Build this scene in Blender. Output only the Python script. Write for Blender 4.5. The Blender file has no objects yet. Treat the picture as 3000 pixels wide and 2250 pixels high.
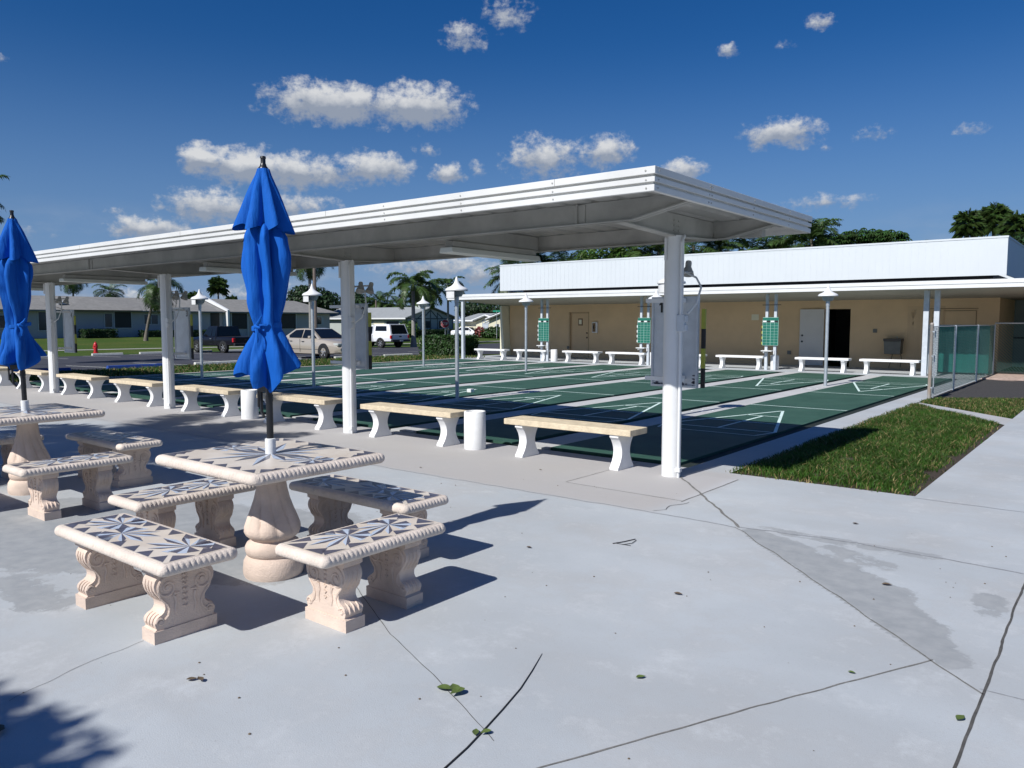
import bpy, math, random
from mathutils import Vector, Matrix, noise
rnd = random.Random(7)
PI = math.pi
S = bpy.context.scene
COL = S.collection
sin, cos = math.sin, math.cos

# ---------------------------------------------------------------- helpers
class MB:
    """collects faces of one mesh object"""
    def __init__(self):
        self.v = []; self.f = []; self.m = []
    def face(self, pts, mi=0):
        n = len(self.v); self.v += [tuple(p) for p in pts]
        self.f.append(tuple(range(n, n + len(pts)))); self.m.append(mi)
    def grid(self, rows, mi=0, closed=False):
        n = len(self.v); w = len(rows[0])
        for r in rows: self.v += [tuple(p) for p in r]
        for i in range(len(rows) - 1):
            for j in range(w if closed else w - 1):
                k = (j + 1) % w
                self.f.append((n + i*w + j, n + i*w + k, n + (i+1)*w + k, n + (i+1)*w + j)); self.m.append(mi)
    def box(self, x0, x1, y0, y1, z0, z1, mi=0):
        n = len(self.v)
        self.v += [(x0,y0,z0),(x1,y0,z0),(x1,y1,z0),(x0,y1,z0),(x0,y0,z1),(x1,y0,z1),(x1,y1,z1),(x0,y1,z1)]
        for q in ((0,3,2,1),(4,5,6,7),(0,1,5,4),(1,2,6,5),(2,3,7,6),(3,0,4,7)):
            self.f.append(tuple(n + i for i in q)); self.m.append(mi)
        return self
    def prism(self, pts, axis, a, b, mi=0):
        """polygon extruded along an axis; pts in the two other axes"""
        def P(p, t):
            return {'x': (t, p[0], p[1]), 'y': (p[0], t, p[1]), 'z': (p[0], p[1], t)}[axis]
        n = len(self.v); k = len(pts)
        self.v += [P(p, a) for p in pts] + [P(p, b) for p in pts]
        self.f.append(tuple(range(n, n + k))); self.m.append(mi)
        self.f.append(tuple(range(n + 2*k - 1, n + k - 1, -1))); self.m.append(mi)
        for i in range(k):
            j = (i + 1) % k
            self.f.append((n + j, n + i, n + k + i, n + k + j)); self.m.append(mi)
        return self
    def tube(self, path, r, n=8, mi=0, caps=True):
        path = [Vector(p) for p in path]
        rows = []; a = None
        for i, p in enumerate(path):
            d = (path[min(i+1, len(path)-1)] - path[max(i-1, 0)]).normalized()
            if a is None:
                a = d.cross(Vector((0, 0, 1)))
                if a.length < 0.05: a = d.cross(Vector((0, 1, 0)))
            else:
                a = a - d*a.dot(d)
                if a.length < 1e-3: a = d.cross(Vector((0.3, 1, 0.2)))
            a.normalize(); b = d.cross(a)
            rr = r[i] if isinstance(r, (list, tuple)) else r
            rows.append([p + a*(rr*cos(2*PI*k/n)) + b*(rr*sin(2*PI*k/n)) for k in range(n)])
        base = len(self.v)
        self.grid(rows, mi, True)
        if caps:
            self.f.append(tuple(base + k for k in range(n))); self.m.append(mi)
            e = base + (len(rows)-1)*n
            self.f.append(tuple(e + n-1-k for k in range(n))); self.m.append(mi)
        return self
    def lathe(self, prof, n=24, c=(0,0,0), mi=0, fn=None, a0=0.0, a1=2*PI, axis='z'):
        full = abs(a1 - a0 - 2*PI) < 1e-6
        rows = []
        for (r, z) in prof:
            row = []
            for k in range(n if full else n + 1):
                t = a0 + (a1 - a0)*k/n
                rr = r*(fn(t, z) if fn else 1)
                if axis == 'z': row.append((c[0] + rr*cos(t), c[1] + rr*sin(t), c[2] + z))
                elif axis == 'y': row.append((c[0] + rr*cos(t), c[1] + z, c[2] + rr*sin(t)))
                else: row.append((c[0] + z, c[1] + rr*cos(t), c[2] + rr*sin(t)))
            rows.append(row)
        self.grid(rows, mi, full)
        return self
    def add(self, o, mat=None):
        n = len(self.v)
        self.v += [tuple(mat @ Vector(p)) for p in o.v] if mat else o.v
        self.f += [tuple(i + n for i in q) for q in o.f]; self.m += o.m
        return self
    def mesh(self, name, mats, smooth=None):
        me = bpy.data.meshes.new(name)
        me.from_pydata(self.v, [], self.f)
        for m in mats: me.materials.append(m)
        me.polygons.foreach_set('material_index', self.m)
        if smooth is not None:
            me.polygons.foreach_set('use_smooth', [True]*len(self.f))
            me.set_sharp_from_angle(angle=smooth)
        me.update()
        return me
    def build(self, name, mats, parent=None, smooth=None, bevel=0, weld=False):
        if not isinstance(mats, (list, tuple)): mats = [mats]
        o = bpy.data.objects.new(name, self.mesh(name, mats, smooth)); COL.objects.link(o)
        if parent: o.parent = parent
        if weld:
            w = o.modifiers.new('weld', 'WELD'); w.merge_threshold = 1e-4
        if bevel:
            b = o.modifiers.new('bevel', 'BEVEL'); b.width = bevel; b.segments = 2; b.limit_method = 'ANGLE'; b.angle_limit = 0.7
        return o

def tag(o, label, cat, group=None, kind=None):
    o['label'] = label; o['category'] = cat
    if group: o['group'] = group
    if kind: o['kind'] = kind
    return o
def empty(name, label, cat, loc=(0,0,0), rz=0, group=None):
    o = bpy.data.objects.new(name, None); COL.objects.link(o)
    o.location = loc; o.rotation_euler = (0, 0, rz); o.empty_display_size = 0.1
    return tag(o, label, cat, group)
def struct(o):
    o['kind'] = 'structure'; return o
def dup(root, label, loc, rz=0, sc=None):
    def cp(o, par):
        c = o.copy(); COL.objects.link(c)
        if par: c.parent = par
        for ch in o.children: cp(ch, c)
        return c
    r = cp(root, None); r.location = loc; r.rotation_euler = (0, 0, rz); r['label'] = label
    if sc: r.scale = sc
    return r

# ---------------------------------------------------------------- materials
def mat(name, col, rough=0.6, var=0.12, scale=6.0, bump=0.0, bscale=40.0, metal=0.0, spec=0.5, col2=None, stretch=None, coat=0.0, isl=0.0, trans=0.0):
    m = bpy.data.materials.new(name); m.use_nodes = True
    N = m.node_tree.nodes; L = m.node_tree.links
    b = N['Principled BSDF']
    b.inputs['Roughness'].default_value = rough; b.inputs['Metallic'].default_value = metal
    b.inputs['Specular IOR Level'].default_value = spec
    if coat: b.inputs['Coat Weight'].default_value = coat; b.inputs['Coat Roughness'].default_value = 0.05
    tc = N.new('ShaderNodeTexCoord'); oi = N.new('ShaderNodeObjectInfo')
    ad = N.new('ShaderNodeVectorMath'); ad.operation = 'MULTIPLY_ADD'
    L.new(tc.outputs['Object'], ad.inputs[0]); ad.inputs[1].default_value = stretch or (1, 1, 1)
    ml = N.new('ShaderNodeMath'); ml.operation = 'MULTIPLY'; L.new(oi.outputs['Random'], ml.inputs[0]); ml.inputs[1].default_value = 37.0
    L.new(ml.outputs[0], ad.inputs[2])
    n1 = N.new('ShaderNodeTexNoise'); n1.inputs['Scale'].default_value = scale; n1.inputs['Detail'].default_value = 6; n1.inputs['Roughness'].default_value = 0.62
    L.new(ad.outputs[0], n1.inputs['Vector'])
    mx = N.new('ShaderNodeMix'); mx.data_type = 'RGBA'
    c2 = col2 or tuple(min(1, c*(1 + var)) for c in col)
    c1 = col if col2 else tuple(c*(1 - var) for c in col)
    mx.inputs[6].default_value = (*c1, 1); mx.inputs[7].default_value = (*c2, 1)
    rp = N.new('ShaderNodeMapRange'); rp.inputs[1].default_value = 0.3; rp.inputs[2].default_value = 0.7
    L.new(n1.outputs['Fac'], rp.inputs[0]); L.new(rp.outputs[0], mx.inputs[0])
    out = mx.outputs[2]
    if isl:
        g = N.new('ShaderNodeNewGeometry'); h = N.new('ShaderNodeHueSaturation')
        r2 = N.new('ShaderNodeMapRange'); r2.inputs[3].default_value = 1 - isl; r2.inputs[4].default_value = 1 + isl
        L.new(g.outputs['Random Per Island'], r2.inputs[0]); L.new(r2.outputs[0], h.inputs['Value'])
        r3 = N.new('ShaderNodeMapRange'); r3.inputs[3].default_value = 0.5 - isl*0.06; r3.inputs[4].default_value = 0.5 + isl*0.04
        L.new(g.outputs['Random Per Island'], r3.inputs[0]); L.new(r3.outputs[0], h.inputs['Hue'])
        L.new(out, h.inputs['Color']); out = h.outputs['Color']
    L.new(out, b.inputs['Base Color'])
    if bump:
        n2 = N.new('ShaderNodeTexNoise'); n2.inputs['Scale'].default_value = bscale; n2.inputs['Detail'].default_value = 5
        L.new(ad.outputs[0], n2.inputs['Vector'])
        bp = N.new('ShaderNodeBump'); bp.inputs['Strength'].default_value = bump; bp.inputs['Distance'].default_value = 0.02
        L.new(n2.outputs['Fac'], bp.inputs['Height']); L.new(bp.outputs[0], b.inputs['Normal'])
    if trans:
        t = N.new('ShaderNodeBsdfTranslucent'); L.new(out, t.inputs['Color'])
        ms = N.new('ShaderNodeMixShader'); ms.inputs[0].default_value = trans
        L.new(b.outputs[0], ms.inputs[1]); L.new(t.outputs[0], ms.inputs[2])
        L.new(ms.outputs[0], N['Material Output'].inputs['Surface'])
    return m

M = {}
M['white'] = mat('white_paint', (0.72, 0.725, 0.72), 0.45, 0.04, 3, 0.03, 60)
M['white_rough'] = mat('white_masonry_paint', (0.78, 0.78, 0.77), 0.7, 0.05, 9, 0.12, 70)
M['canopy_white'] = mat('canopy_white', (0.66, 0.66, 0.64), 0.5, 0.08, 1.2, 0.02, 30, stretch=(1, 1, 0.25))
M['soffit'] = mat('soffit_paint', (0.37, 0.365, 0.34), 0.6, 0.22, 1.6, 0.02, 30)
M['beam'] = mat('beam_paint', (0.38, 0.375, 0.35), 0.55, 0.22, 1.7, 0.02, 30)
M['cream_seat'] = mat('cream_seat', (0.62, 0.52, 0.37), 0.75, 0.16, 11, 0.35, 45)
M['cast'] = mat('cast_stone', (0.64, 0.51, 0.42), 0.82, 0.16, 5, 0.30, 120)
M['cast_light'] = mat('cast_stone_rim', (0.66, 0.57, 0.49), 0.8, 0.12, 6, 0.25, 120)
M['tile_cream'] = mat('tile_cream', (0.60, 0.51, 0.41), 0.32, 0.0, 3.2, col2=(0.74, 0.67, 0.58))
M['tile_dark'] = mat('tile_dark', (0.085, 0.082, 0.115), 0.28, 0.25, 14)
M['tile_mid'] = mat('tile_mid', (0.16, 0.165, 0.19), 0.28, 0.2, 14)
M['tile_light'] = mat('tile_light', (0.50, 0.57, 0.68), 0.25, 0.12, 14)
M['galv'] = mat('galvanised_steel', (0.50, 0.54, 0.57), 0.42, 0.12, 12, metal=0.55)
M['grey_paint'] = mat('grey_paint', (0.52, 0.56, 0.60), 0.5, 0.10, 7)
M['blue_cloth'] = mat('blue_canvas', (0.004, 0.095, 0.42), 0.8, 0.12, 5, 0.75, 20, spec=0.2, stretch=(1, 1, 0.16))
M['black_metal'] = mat('black_metal', (0.012, 0.012, 0.014), 0.35, 0.2, 8)
M['black'] = mat('black_paint', (0.012, 0.012, 0.013), 0.6, 0.2, 8)
M['yellow'] = mat('yellow_paint', (0.34, 0.36, 0.05), 0.55, 0.12, 8)
M['court'] = mat('green_court', (0.020, 0.066, 0.045), 0.7, 0.0, 1.4, 0.08, 140, col2=(0.041, 0.106, 0.074), spec=0.35)
M['gutter'] = mat('gutter_dark', (0.010, 0.018, 0.015), 0.85, 0.3, 4)
M['line'] = mat('line_paint', (0.66, 0.82, 0.76), 0.6, 0.10, 8)
M['parapet'] = mat('ribbed_parapet_white', (0.62, 0.66, 0.68), 0.5, 0.02, 1.0)
M['board_line'] = mat('board_line', (0.36, 0.58, 0.50), 0.6, 0.1, 8)
M['green_board'] = mat('green_board', (0.008, 0.135, 0.095), 0.5, 0.08, 6)
M['tan_wall'] = mat('tan_stucco', (0.68, 0.49, 0.29), 0.85, 0.08, 0.9, 0.15, 90)
M['tan_dark'] = mat('door_tan', (0.63, 0.45, 0.265), 0.6, 0.05, 2)
M['trim_brown'] = mat('brown_trim', (0.22, 0.14, 0.07), 0.6, 0.1, 3)
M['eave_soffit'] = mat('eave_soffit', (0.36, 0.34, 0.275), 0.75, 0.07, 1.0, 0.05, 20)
M['fin_cream'] = mat('cream_masonry', (0.78, 0.74, 0.56), 0.8, 0.05, 3)
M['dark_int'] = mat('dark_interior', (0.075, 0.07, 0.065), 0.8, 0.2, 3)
M['fountain'] = mat('fountain_grey', (0.14, 0.14, 0.12), 0.4, 0.15, 6)
M['asphalt'] = mat('asphalt', (0.040, 0.041, 0.052), 0.85, 0.22, 0.8, 0.3, 220)
M['sidewalk'] = mat('sidewalk_concrete', (0.36, 0.35, 0.32), 0.9, 0.10, 3)
M['joint'] = mat('joint_dark', (0.075, 0.072, 0.068), 0.95, 0.35, 20)
M['joint_mid'] = mat('joint_mid', (0.17, 0.165, 0.155), 0.95, 0.3, 30)
M['joint_pale'] = mat('joint_pale', (0.30, 0.31, 0.33), 0.9, 0.25, 25)
M['soil'] = mat('soil', (0.045, 0.032, 0.022), 0.95, 0.4, 30, 0.6, 60)
M['mulch'] = mat('dark_gravel', (0.05, 0.047, 0.048), 0.95, 0.45, 70, 0.9, 120)
M['brick'] = mat('pink_paver', (0.44, 0.33, 0.28), 0.85, 0.22, 8)
M['grass'] = mat('grass_blade', (0.046, 0.105, 0.014), 0.55, 0.35, 2.0, isl=0.38, trans=0.3, spec=0.3)
M['grass_dry'] = mat('dry_grass_blade', (0.22, 0.17, 0.07), 0.7, 0.3, 3.0, isl=0.3)
M['leaf'] = mat('leaf_green', (0.032, 0.075, 0.016), 0.5, 0.35, 0.5, isl=0.45, trans=0.22, spec=0.35)
M['leaf_dark'] = mat('leaf_dark', (0.018, 0.042, 0.013), 0.5, 0.35, 0.5, isl=0.45, trans=0.18, spec=0.3)
M['leaf_bright'] = mat('leaf_bright', (0.060, 0.125, 0.020), 0.5, 0.35, 0.6, isl=0.45, trans=0.25, spec=0.35)
M['palm'] = mat('palm_leaf', (0.046, 0.085, 0.020), 0.45, 0.35, 0.4, isl=0.45, trans=0.2, spec=0.4)
M['palm_dry'] = mat('palm_dry', (0.20, 0.15, 0.06), 0.7, 0.3, 0.6, isl=0.3)
M['croton'] = mat('croton_leaf', (0.16, 0.035, 0.03), 0.5, 0.4, 0.8, isl=0.4)
M['bark'] = mat('palm_bark', (0.15, 0.13, 0.105), 0.9, 0.3, 3.0, 0.5, 18, stretch=(1, 1, 5))
M['bark_pale'] = mat('palm_bark_pale', (0.27, 0.26, 0.24), 0.9, 0.2, 3.0, 0.4, 18, stretch=(1, 1, 5))
M['crownshaft'] = mat('crownshaft', (0.11, 0.15, 0.04), 0.5, 0.2, 2)
M['house_blue'] = mat('house_pale_wall', (0.43, 0.42, 0.44), 0.85, 0.05, 0.6)
M['house_cream'] = mat('house_cream_wall', (0.64, 0.60, 0.45), 0.85, 0.05, 0.6)
M['house_sage'] = mat('house_sage_wall', (0.38, 0.41, 0.39), 0.85, 0.06, 0.6)
M['shingle'] = mat('roof_shingle', (0.21, 0.205, 0.195), 0.9, 0.16, 2.2, 0.2, 14)
M['shingle_b'] = mat('roof_shingle_grey', (0.27, 0.285, 0.29), 0.9, 0.12, 2.2, 0.2, 14)
M['house_dark'] = mat('porch_dark', (0.018, 0.019, 0.022), 0.5, 0.2, 1)
M['glass'] = mat('window_glass', (0.025, 0.035, 0.05), 0.08, 0.1, 1, spec=0.7)
M['frame'] = mat('window_frame', (0.55, 0.56, 0.58), 0.5, 0.05, 3)
M['shutter'] = mat('shutter_grey', (0.40, 0.44, 0.49), 0.6, 0.05, 3)
M['timber'] = mat('dark_timber', (0.09, 0.11, 0.11), 0.7, 0.15, 3)
M['red'] = mat('hydrant_red', (0.52, 0.025, 0.03), 0.4, 0.15, 8)
M['stop_red'] = mat('sign_red', (0.30, 0.012, 0.03), 0.5, 0.05, 4)
M['sign_white'] = mat('sign_white', (0.75, 0.75, 0.75), 0.5, 0.03, 4)
M['blue_paint'] = mat('blue_stop_paint', (0.02, 0.07, 0.32), 0.6, 0.15, 6)
M['stop_white'] = mat('wheel_stop_white', (0.66, 0.66, 0.60), 0.8, 0.12, 6)
M['gold'] = mat('champagne_paint', (0.52, 0.46, 0.38), 0.28, 0.03, 1, metal=0.35, coat=0.6)
M['car_white'] = mat('white_car_paint', (0.80, 0.81, 0.83), 0.3, 0.02, 1, coat=0.6)
M['car_black'] = mat('black_car_paint', (0.006, 0.006, 0.012), 0.3, 0.1, 1, spec=0.3, coat=0.25)
M['car_glass'] = mat('car_glass', (0.006, 0.008, 0.011), 0.12, 0.1, 1, spec=0.4)
M['tyre'] = mat('tyre_rubber', (0.012, 0.012, 0.012), 0.85, 0.2, 10)
M['rim'] = mat('alloy_rim', (0.55, 0.55, 0.57), 0.3, 0.05, 8, metal=0.7)
M['tail'] = mat('tail_light', (0.50, 0.012, 0.02), 0.2, 0.1, 4)
M['head'] = mat('head_light', (0.45, 0.47, 0.45), 0.12, 0.15, 14)
M['trim_black'] = mat('plastic_trim', (0.02, 0.02, 0.022), 0.5, 0.2, 5)
M['windscreen'] = mat('green_windscreen', (0.008, 0.18, 0.150), 0.8, 0.2, 5, stretch=(1, 1, 6), trans=0.12)
M['screen_grey'] = mat('grey_panel', (0.20, 0.26, 0.25), 0.35, 0.18, 0.8)
M['wire'] = mat('fence_wire', (0.085, 0.19, 0.17), 0.5, 0.1, 6)
M['brown_post'] = mat('weathered_post', (0.34, 0.37, 0.38), 0.5, 0.0, 3, col2=(0.30, 0.21, 0.14), stretch=(1, 1, 0.6))
M['leaf_fallen'] = mat('fallen_leaf', (0.09, 0.13, 0.03), 0.6, 0.3, 20)
M['leaf_brown'] = mat('brown_leaf', (0.11, 0.08, 0.05), 0.7, 0.3, 20)
M['stem'] = mat('dark_stem', (0.02, 0.02, 0.022), 0.8, 0.3, 20)
M['wood_pole'] = mat('wood_pole', (0.16, 0.13, 0.11), 0.9, 0.2, 4)

def concrete_mat():
    """painted concrete: pale worn paint coat over greyer concrete, stains, fine pores"""
    m = bpy.data.materials.new('painted_concrete'); m.use_nodes = True
    N = m.node_tree.nodes; L = m.node_tree.links; b = N['Principled BSDF']
    tc = N.new('ShaderNodeTexCoord')
    def nz(sc, det=6, ro=0.6, vec=None):
        n = N.new('ShaderNodeTexNoise'); n.inputs['Scale'].default_value = sc; n.inputs['Detail'].default_value = det; n.inputs['Roughness'].default_value = ro
        L.new(vec or tc.outputs['Object'], n.inputs['Vector']); return n.outputs['Fac']
    def mr(x, a, c, lo=0.0, hi=1.0):
        r = N.new('ShaderNodeMapRange'); r.inputs[1].default_value = a; r.inputs[2].default_value = c; r.inputs[3].default_value = lo; r.inputs[4].default_value = hi
        L.new(x, r.inputs[0]); return r.outputs[0]
    def mix(f, c1, c2):
        x = N.new('ShaderNodeMix'); x.data_type = 'RGBA'; L.new(f, x.inputs[0])
        for i, c in ((6, c1), (7, c2)):
            if isinstance(c, tuple): x.inputs[i].default_value = (*c, 1)
            else: L.new(c, x.inputs[i])
        return x.outputs[2]
    mp0 = N.new('ShaderNodeMapping'); mp0.inputs['Scale'].default_value = (0.5, 1.6, 1); mp0.inputs['Location'].default_value = (7.3, 2.1, 0); L.new(tc.outputs['Object'], mp0.inputs[0]); at0 = mp0.outputs[0]
    c = mix(mr(nz(0.55), 0.32, 0.68), (0.368, 0.392, 0.410), (0.458, 0.487, 0.508))
    c = mix(mr(nz(1.3, 9, 0.72), 0.46, 0.72, 0.0, 0.75), c, (0.368, 0.350, 0.332))
    c = mix(mr(nz(0.8, 4, 0.5, at0), 0.50, 0.66, 0.0, 0.5), c, (0.36, 0.375, 0.385))
    c = mix(mr(nz(2.6, 10, 0.78), 0.52, 0.70, 0.0, 0.7), c, (0.515, 0.55, 0.575))
    c = mix(mr(nz(60, 4, 0.7), 0.57, 0.75, 0.0, 0.5), c, (0.31, 0.305, 0.30))
    c = mix(mr(nz(210, 3, 0.7), 0.60, 0.72, 0.0, 0.35), c, (0.60, 0.61, 0.62))
    at = N.new('ShaderNodeAttribute'); at.attribute_name = 'wear'
    sep = N.new('ShaderNodeSeparateColor'); L.new(at.outputs['Color'], sep.inputs[0])
    # worn bare patches: attribute marks where, noise makes the ragged edge
    e = N.new('ShaderNodeMath'); e.operation = 'ADD'
    st = N.new('ShaderNodeMapping'); st.inputs['Scale'].default_value = (1.0, 1.0, 1.0); L.new(tc.outputs['Object'], st.inputs[0])
    L.new(mr(nz(4.5, 9, 0.72, st.outputs[0]), 0.25, 0.75, -0.5, 0.5), e.inputs[0]); L.new(sep.outputs[0], e.inputs[1])
    wear = mr(e.outputs[0], 0.48, 0.60, 0.0, 0.9)
    c = mix(wear, c, mix(mr(nz(9), 0.3, 0.7), (0.25, 0.265, 0.275), (0.335, 0.345, 0.35)))
    # paler repainted pads, browner worn strip
    c = mix(sep.outputs[1], c, (0.50, 0.515, 0.535)); c = mix(sep.outputs[2], c, (0.40, 0.375, 0.36))
    L.new(c, b.inputs['Base Color']); b.inputs['Roughness'].default_value = 0.8
    bp = N.new('ShaderNodeBump'); bp.inputs['Strength'].default_value = 0.18; bp.inputs['Distance'].default_value = 0.01
    L.new(nz(160, 4), bp.inputs['Height']); L.new(bp.outputs[0], b.inputs['Normal'])
    return m
M['concrete'] = concrete_mat()

def lawn_mat():
    m = bpy.data.materials.new('lawn'); m.use_nodes = True
    N = m.node_tree.nodes; L = m.node_tree.links; b = N['Principled BSDF']
    tc = N.new('ShaderNodeTexCoord')
    def nz(sc, det=6):
        n = N.new('ShaderNodeTexNoise'); n.inputs['Scale'].default_value = sc; n.inputs['Detail'].default_value = det
        L.new(tc.outputs['Object'], n.inputs['Vector']); return n.outputs['Fac']
    def ramp(x, stops):
        r = N.new('ShaderNodeValToRGB'); L.new(x, r.inputs[0]); e = r.color_ramp.elements
        e[0].position, e[0].color = stops[0][0], (*stops[0][1], 1); e[1].position, e[1].color = stops[1][0], (*stops[1][1], 1)
        return r.outputs[0]
    a = ramp(nz(0.25), ((0.35, (0.050, 0.095, 0.018)), (0.7, (0.085, 0.110, 0.028))))
    x = N.new('ShaderNodeMix'); x.data_type = 'RGBA'; x.blend_type = 'MULTIPLY'; x.inputs[0].default_value = 0.8
    L.new(a, x.inputs[6]); L.new(ramp(nz(7, 8), ((0.3, (0.55, 0.55, 0.5)), (0.7, (1.2, 1.2, 1.1)))), x.inputs[7])
    L.new(x.outputs[2], b.inputs['Base Color']); b.inputs['Roughness'].default_value = 0.95; b.inputs['Specular IOR Level'].default_value = 0.1
    bp = N.new('ShaderNodeBump'); bp.inputs['Strength'].default_value = 0.9; bp.inputs['Distance'].default_value = 0.05
    L.new(nz(14, 8), bp.inputs['Height']); L.new(bp.outputs[0], b.inputs['Normal'])
    return m
M['lawn'] = lawn_mat()

# ---------------------------------------------------------------- terrain
def lerp_tab(x, xs, ys):
    if x <= xs[0]: return ys[0]
    for i in range(1, len(xs)):
        if x <= xs[i]:
            t = (x - xs[i-1])/(xs[i] - xs[i-1]); return ys[i-1] + t*(ys[i] - ys[i-1])
    return ys[-1]
def gz(x, y):
    """ground height: the courts are level, the car park falls away to the west, the house lots rise again"""
    a = lerp_tab(x, [-84, -62, -50, -23], [0.0, -0.40, -0.45, 0.0])
    b = lerp_tab(x, [-50, -23], [-0.45, 0.0])
    t = min(1, max(0, (y - 42)/14.0)); t = t*t*(3 - 2*t)
    return a + (b - a)*t

def sheet(name, x0, x1, y0, y1, nx, ny, zoff, m, skirt=0):
    b = MB()
    b.grid([[(x0 + (x1-x0)*i/nx, y0 + (y1-y0)*j/ny, gz(x0 + (x1-x0)*i/nx, y0 + (y1-y0)*j/ny) + zoff) for i in range(nx+1)] for j in range(ny+1)])
    return b.build(name, m)
# one ground sheet to the horizon
xs = [-900, -500, -300, -200, -140, -110, -100, -92, -88, -84, -80, -74, -68, -62, -58, -54, -50, -45, -40, -35, -30, -26, -23, -10, 0, 20, 60, 200, 900]
ys = [-900, -300, -100, -40, -20, 0, 10, 20, 30, 36, 40, 42, 44, 46, 48, 50, 52, 54, 56, 60, 70, 90, 120, 180, 300, 900]
b = MB(); b.grid([[(x, y, gz(x, y) - 0.035) for x in xs] for y in ys])
struct(b.build('ground', M['lawn']))
# car park and drive
lot = [(-28.2, -45), (-28.2, 26), (-26.5, 29.5), (-24.5, 34), (-24.0, 75), (-47, 75), (-46.5, 56), (-44.6, 45), (-44.2, 42.6), (-49.6, 42.3), (-49.8, -45)]
b = MB()
def in_poly(x, y, P):
    c = False
    for i in range(len(P)):
        (xa, ya), (xb, yb) = P[i], P[i-1]
        if (ya > y) != (yb > y) and x < (xb - xa)*(y - ya)/(yb - ya) + xa: c = not c
    return c
strips = []
yy = -45.0
while yy < 75:
    y2 = yy + 1.0
    def span(y):
        xsn = []
        for i in range(len(lot)):
            (xa, ya), (xb, yb) = lot[i], lot[i-1]
            if (ya > y) != (yb > y): xsn.append((xb - xa)*(y - ya)/(yb - ya) + xa)
        return min(xsn), max(xsn)
    a0, a1 = span(yy + 1e-4); c0, c1 = span(y2 - 1e-4)
    n = 10
    b.grid([[(a0 + (a1-a0)*i/n, yy, gz(a0 + (a1-a0)*i/n, yy) - 0.015) for i in range(n+1)],
            [(c0 + (c1-c0)*i/n, y2, gz(c0 + (c1-c0)*i/n, y2) - 0.015) for i in range(n+1)]])
    yy = y2
car_park = struct(b.build('car_park', M['asphalt']))
# bay lines
b = MB()
for k in range(-6, 20):
    for (xa, xb, off) in ((-34.2, -29.6, 0.1), (-49.0, -44.2, 1.45)):
        y = -3 + 2.75*k + off
        if y > 40: continue
        b.face([(xa, y, gz(xa, y) - 0.010), (xb, y, gz(xb, y) - 0.010), (xb, y + 0.09, gz(xb, y) - 0.010), (xa, y + 0.09, gz(xa, y) - 0.010)])
o = b.build('bay_line', M['stop_white'], car_park)
# footpath through the lawn beyond the car park
b = MB()
pth = [(-62.0, -30), (-60.2, 10), (-59.6, 24), (-58.4, 31), (-56.5, 40), (-53.5, 54), (-53.0, 75), (-53, 95)]
b.grid([[(x - 0.75, y, gz(x, y) - 0.02), (x + 0.75, y, gz(x, y) - 0.02)] for x, y in pth])
struct(b.build('footpath', M['sidewalk']))

# ---------------------------------------------------------------- plaza
def sstep(a, b_, x):
    t = min(1, max(0, (x - a)/(b_ - a))); return t*t*(3 - 2*t)
def seg_d(p, a, c):
    ax, ay = a; bx, by = c; vx, vy = bx - ax, by - ay
    t = max(0, min(1, ((p[0]-ax)*vx + (p[1]-ay)*vy)/(vx*vx + vy*vy)))
    return math.hypot(p[0] - ax - t*vx, p[1] - ay - t*vy), t
def wear_at(x, y):
    w = 0.0
    # bare tongue along the diagonal joint and its right edge
    d, t = seg_d((x, y), (-2.18, 5.70), (-0.62, 4.12))
    side = (x + 2.36)*1.73 + (y - 5.77)*1.68     # positive on the upper right side
    if side > -0.02: w = max(w, 0.92*(1 - sstep(0.05 + 0.17*sin(PI*min(1, t*1.05)), 0.20 + 0.36*sin(PI*t), d)))
    d, t = seg_d((x, y), (-2.2, 5.86), (-1.0, 5.86)); w = max(w, 0.62*(1 - sstep(0.05, 0.16, d)))
    d, t = seg_d((x, y), (-1.55, 5.65), (-1.25, 5.45)); w = max(w, 0.60*(1 - sstep(0.08, 0.22, d)))
    d, t = seg_d((x, y), (-0.58, 5.20), (-0.55, 4.90)); w = max(w, 0.66*(1 - sstep(0.05, 0.16, d)))
    # grey patch round the tables, left
    d, t = seg_d((x, y), (-6.4, 2.25), (-4.75, 3.1)); w = max(w, 1.1*(1 - sstep(0.45, 1.0, d)))
    d, t = seg_d((x, y), (-7.0, 2.7), (-5.0, 3.6)); w = max(w, 0.98*(1 - sstep(0.35, 0.9, d)))
    d, t = seg_d((x, y), (-5.35, 1.78), (-4.75, 1.75)); w = max(w, 0.75*(1 - sstep(0.05, 0.30, d)))
    return w
def pad_at(x, y):
    p = 0.0
    for cx in (-3.72, -8.84, -13.9, -19.0):
        d = max(abs(x - cx)/0.68, abs(y - 6.95)/0.62); p = max(p, 0.75*(1 - sstep(0.9, 1.0, d)))
    return p
def worn_at(x, y):
    return 0.75*sstep(5.72, 5.86, y)*(1 - sstep(7.7, 7.95, y))*(1 - sstep(-3.25, -2.95, x))
b = MB(); cols = []
def patch(x0, x1, y0, y1, nx, ny):
    rows = []
    for j in range(ny+1):
        r = []
        for i in range(nx+1):
            x = x0 + (x1-x0)*i/nx; y = y0 + (y1-y0)*j/ny
            r.append((x, y, 0.0)); cols.append((wear_at(x, y), pad_at(x, y), worn_at(x, y), 1))
        rows.append(r)
    b.grid(rows)
patch(-7.6, 0.4, 0.6, 6.6, 220, 170)          # fine near field
patch(-7.6, 0.4, 6.6, 7.84, 160, 26)
patch(-24.0, -7.6, 0.6, 6.6, 60, 24)
patch(-24.0, -7.6, 6.6, 7.84, 160, 20)
patch(-24.0, 0.4, -14, 0.6, 10, 8)
patch(0.4, 9.0, -14, 7.84, 4, 10)
patch(-3.76, -3.28, 7.84, 16.66, 2, 10)      # strip right of the courts
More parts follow.
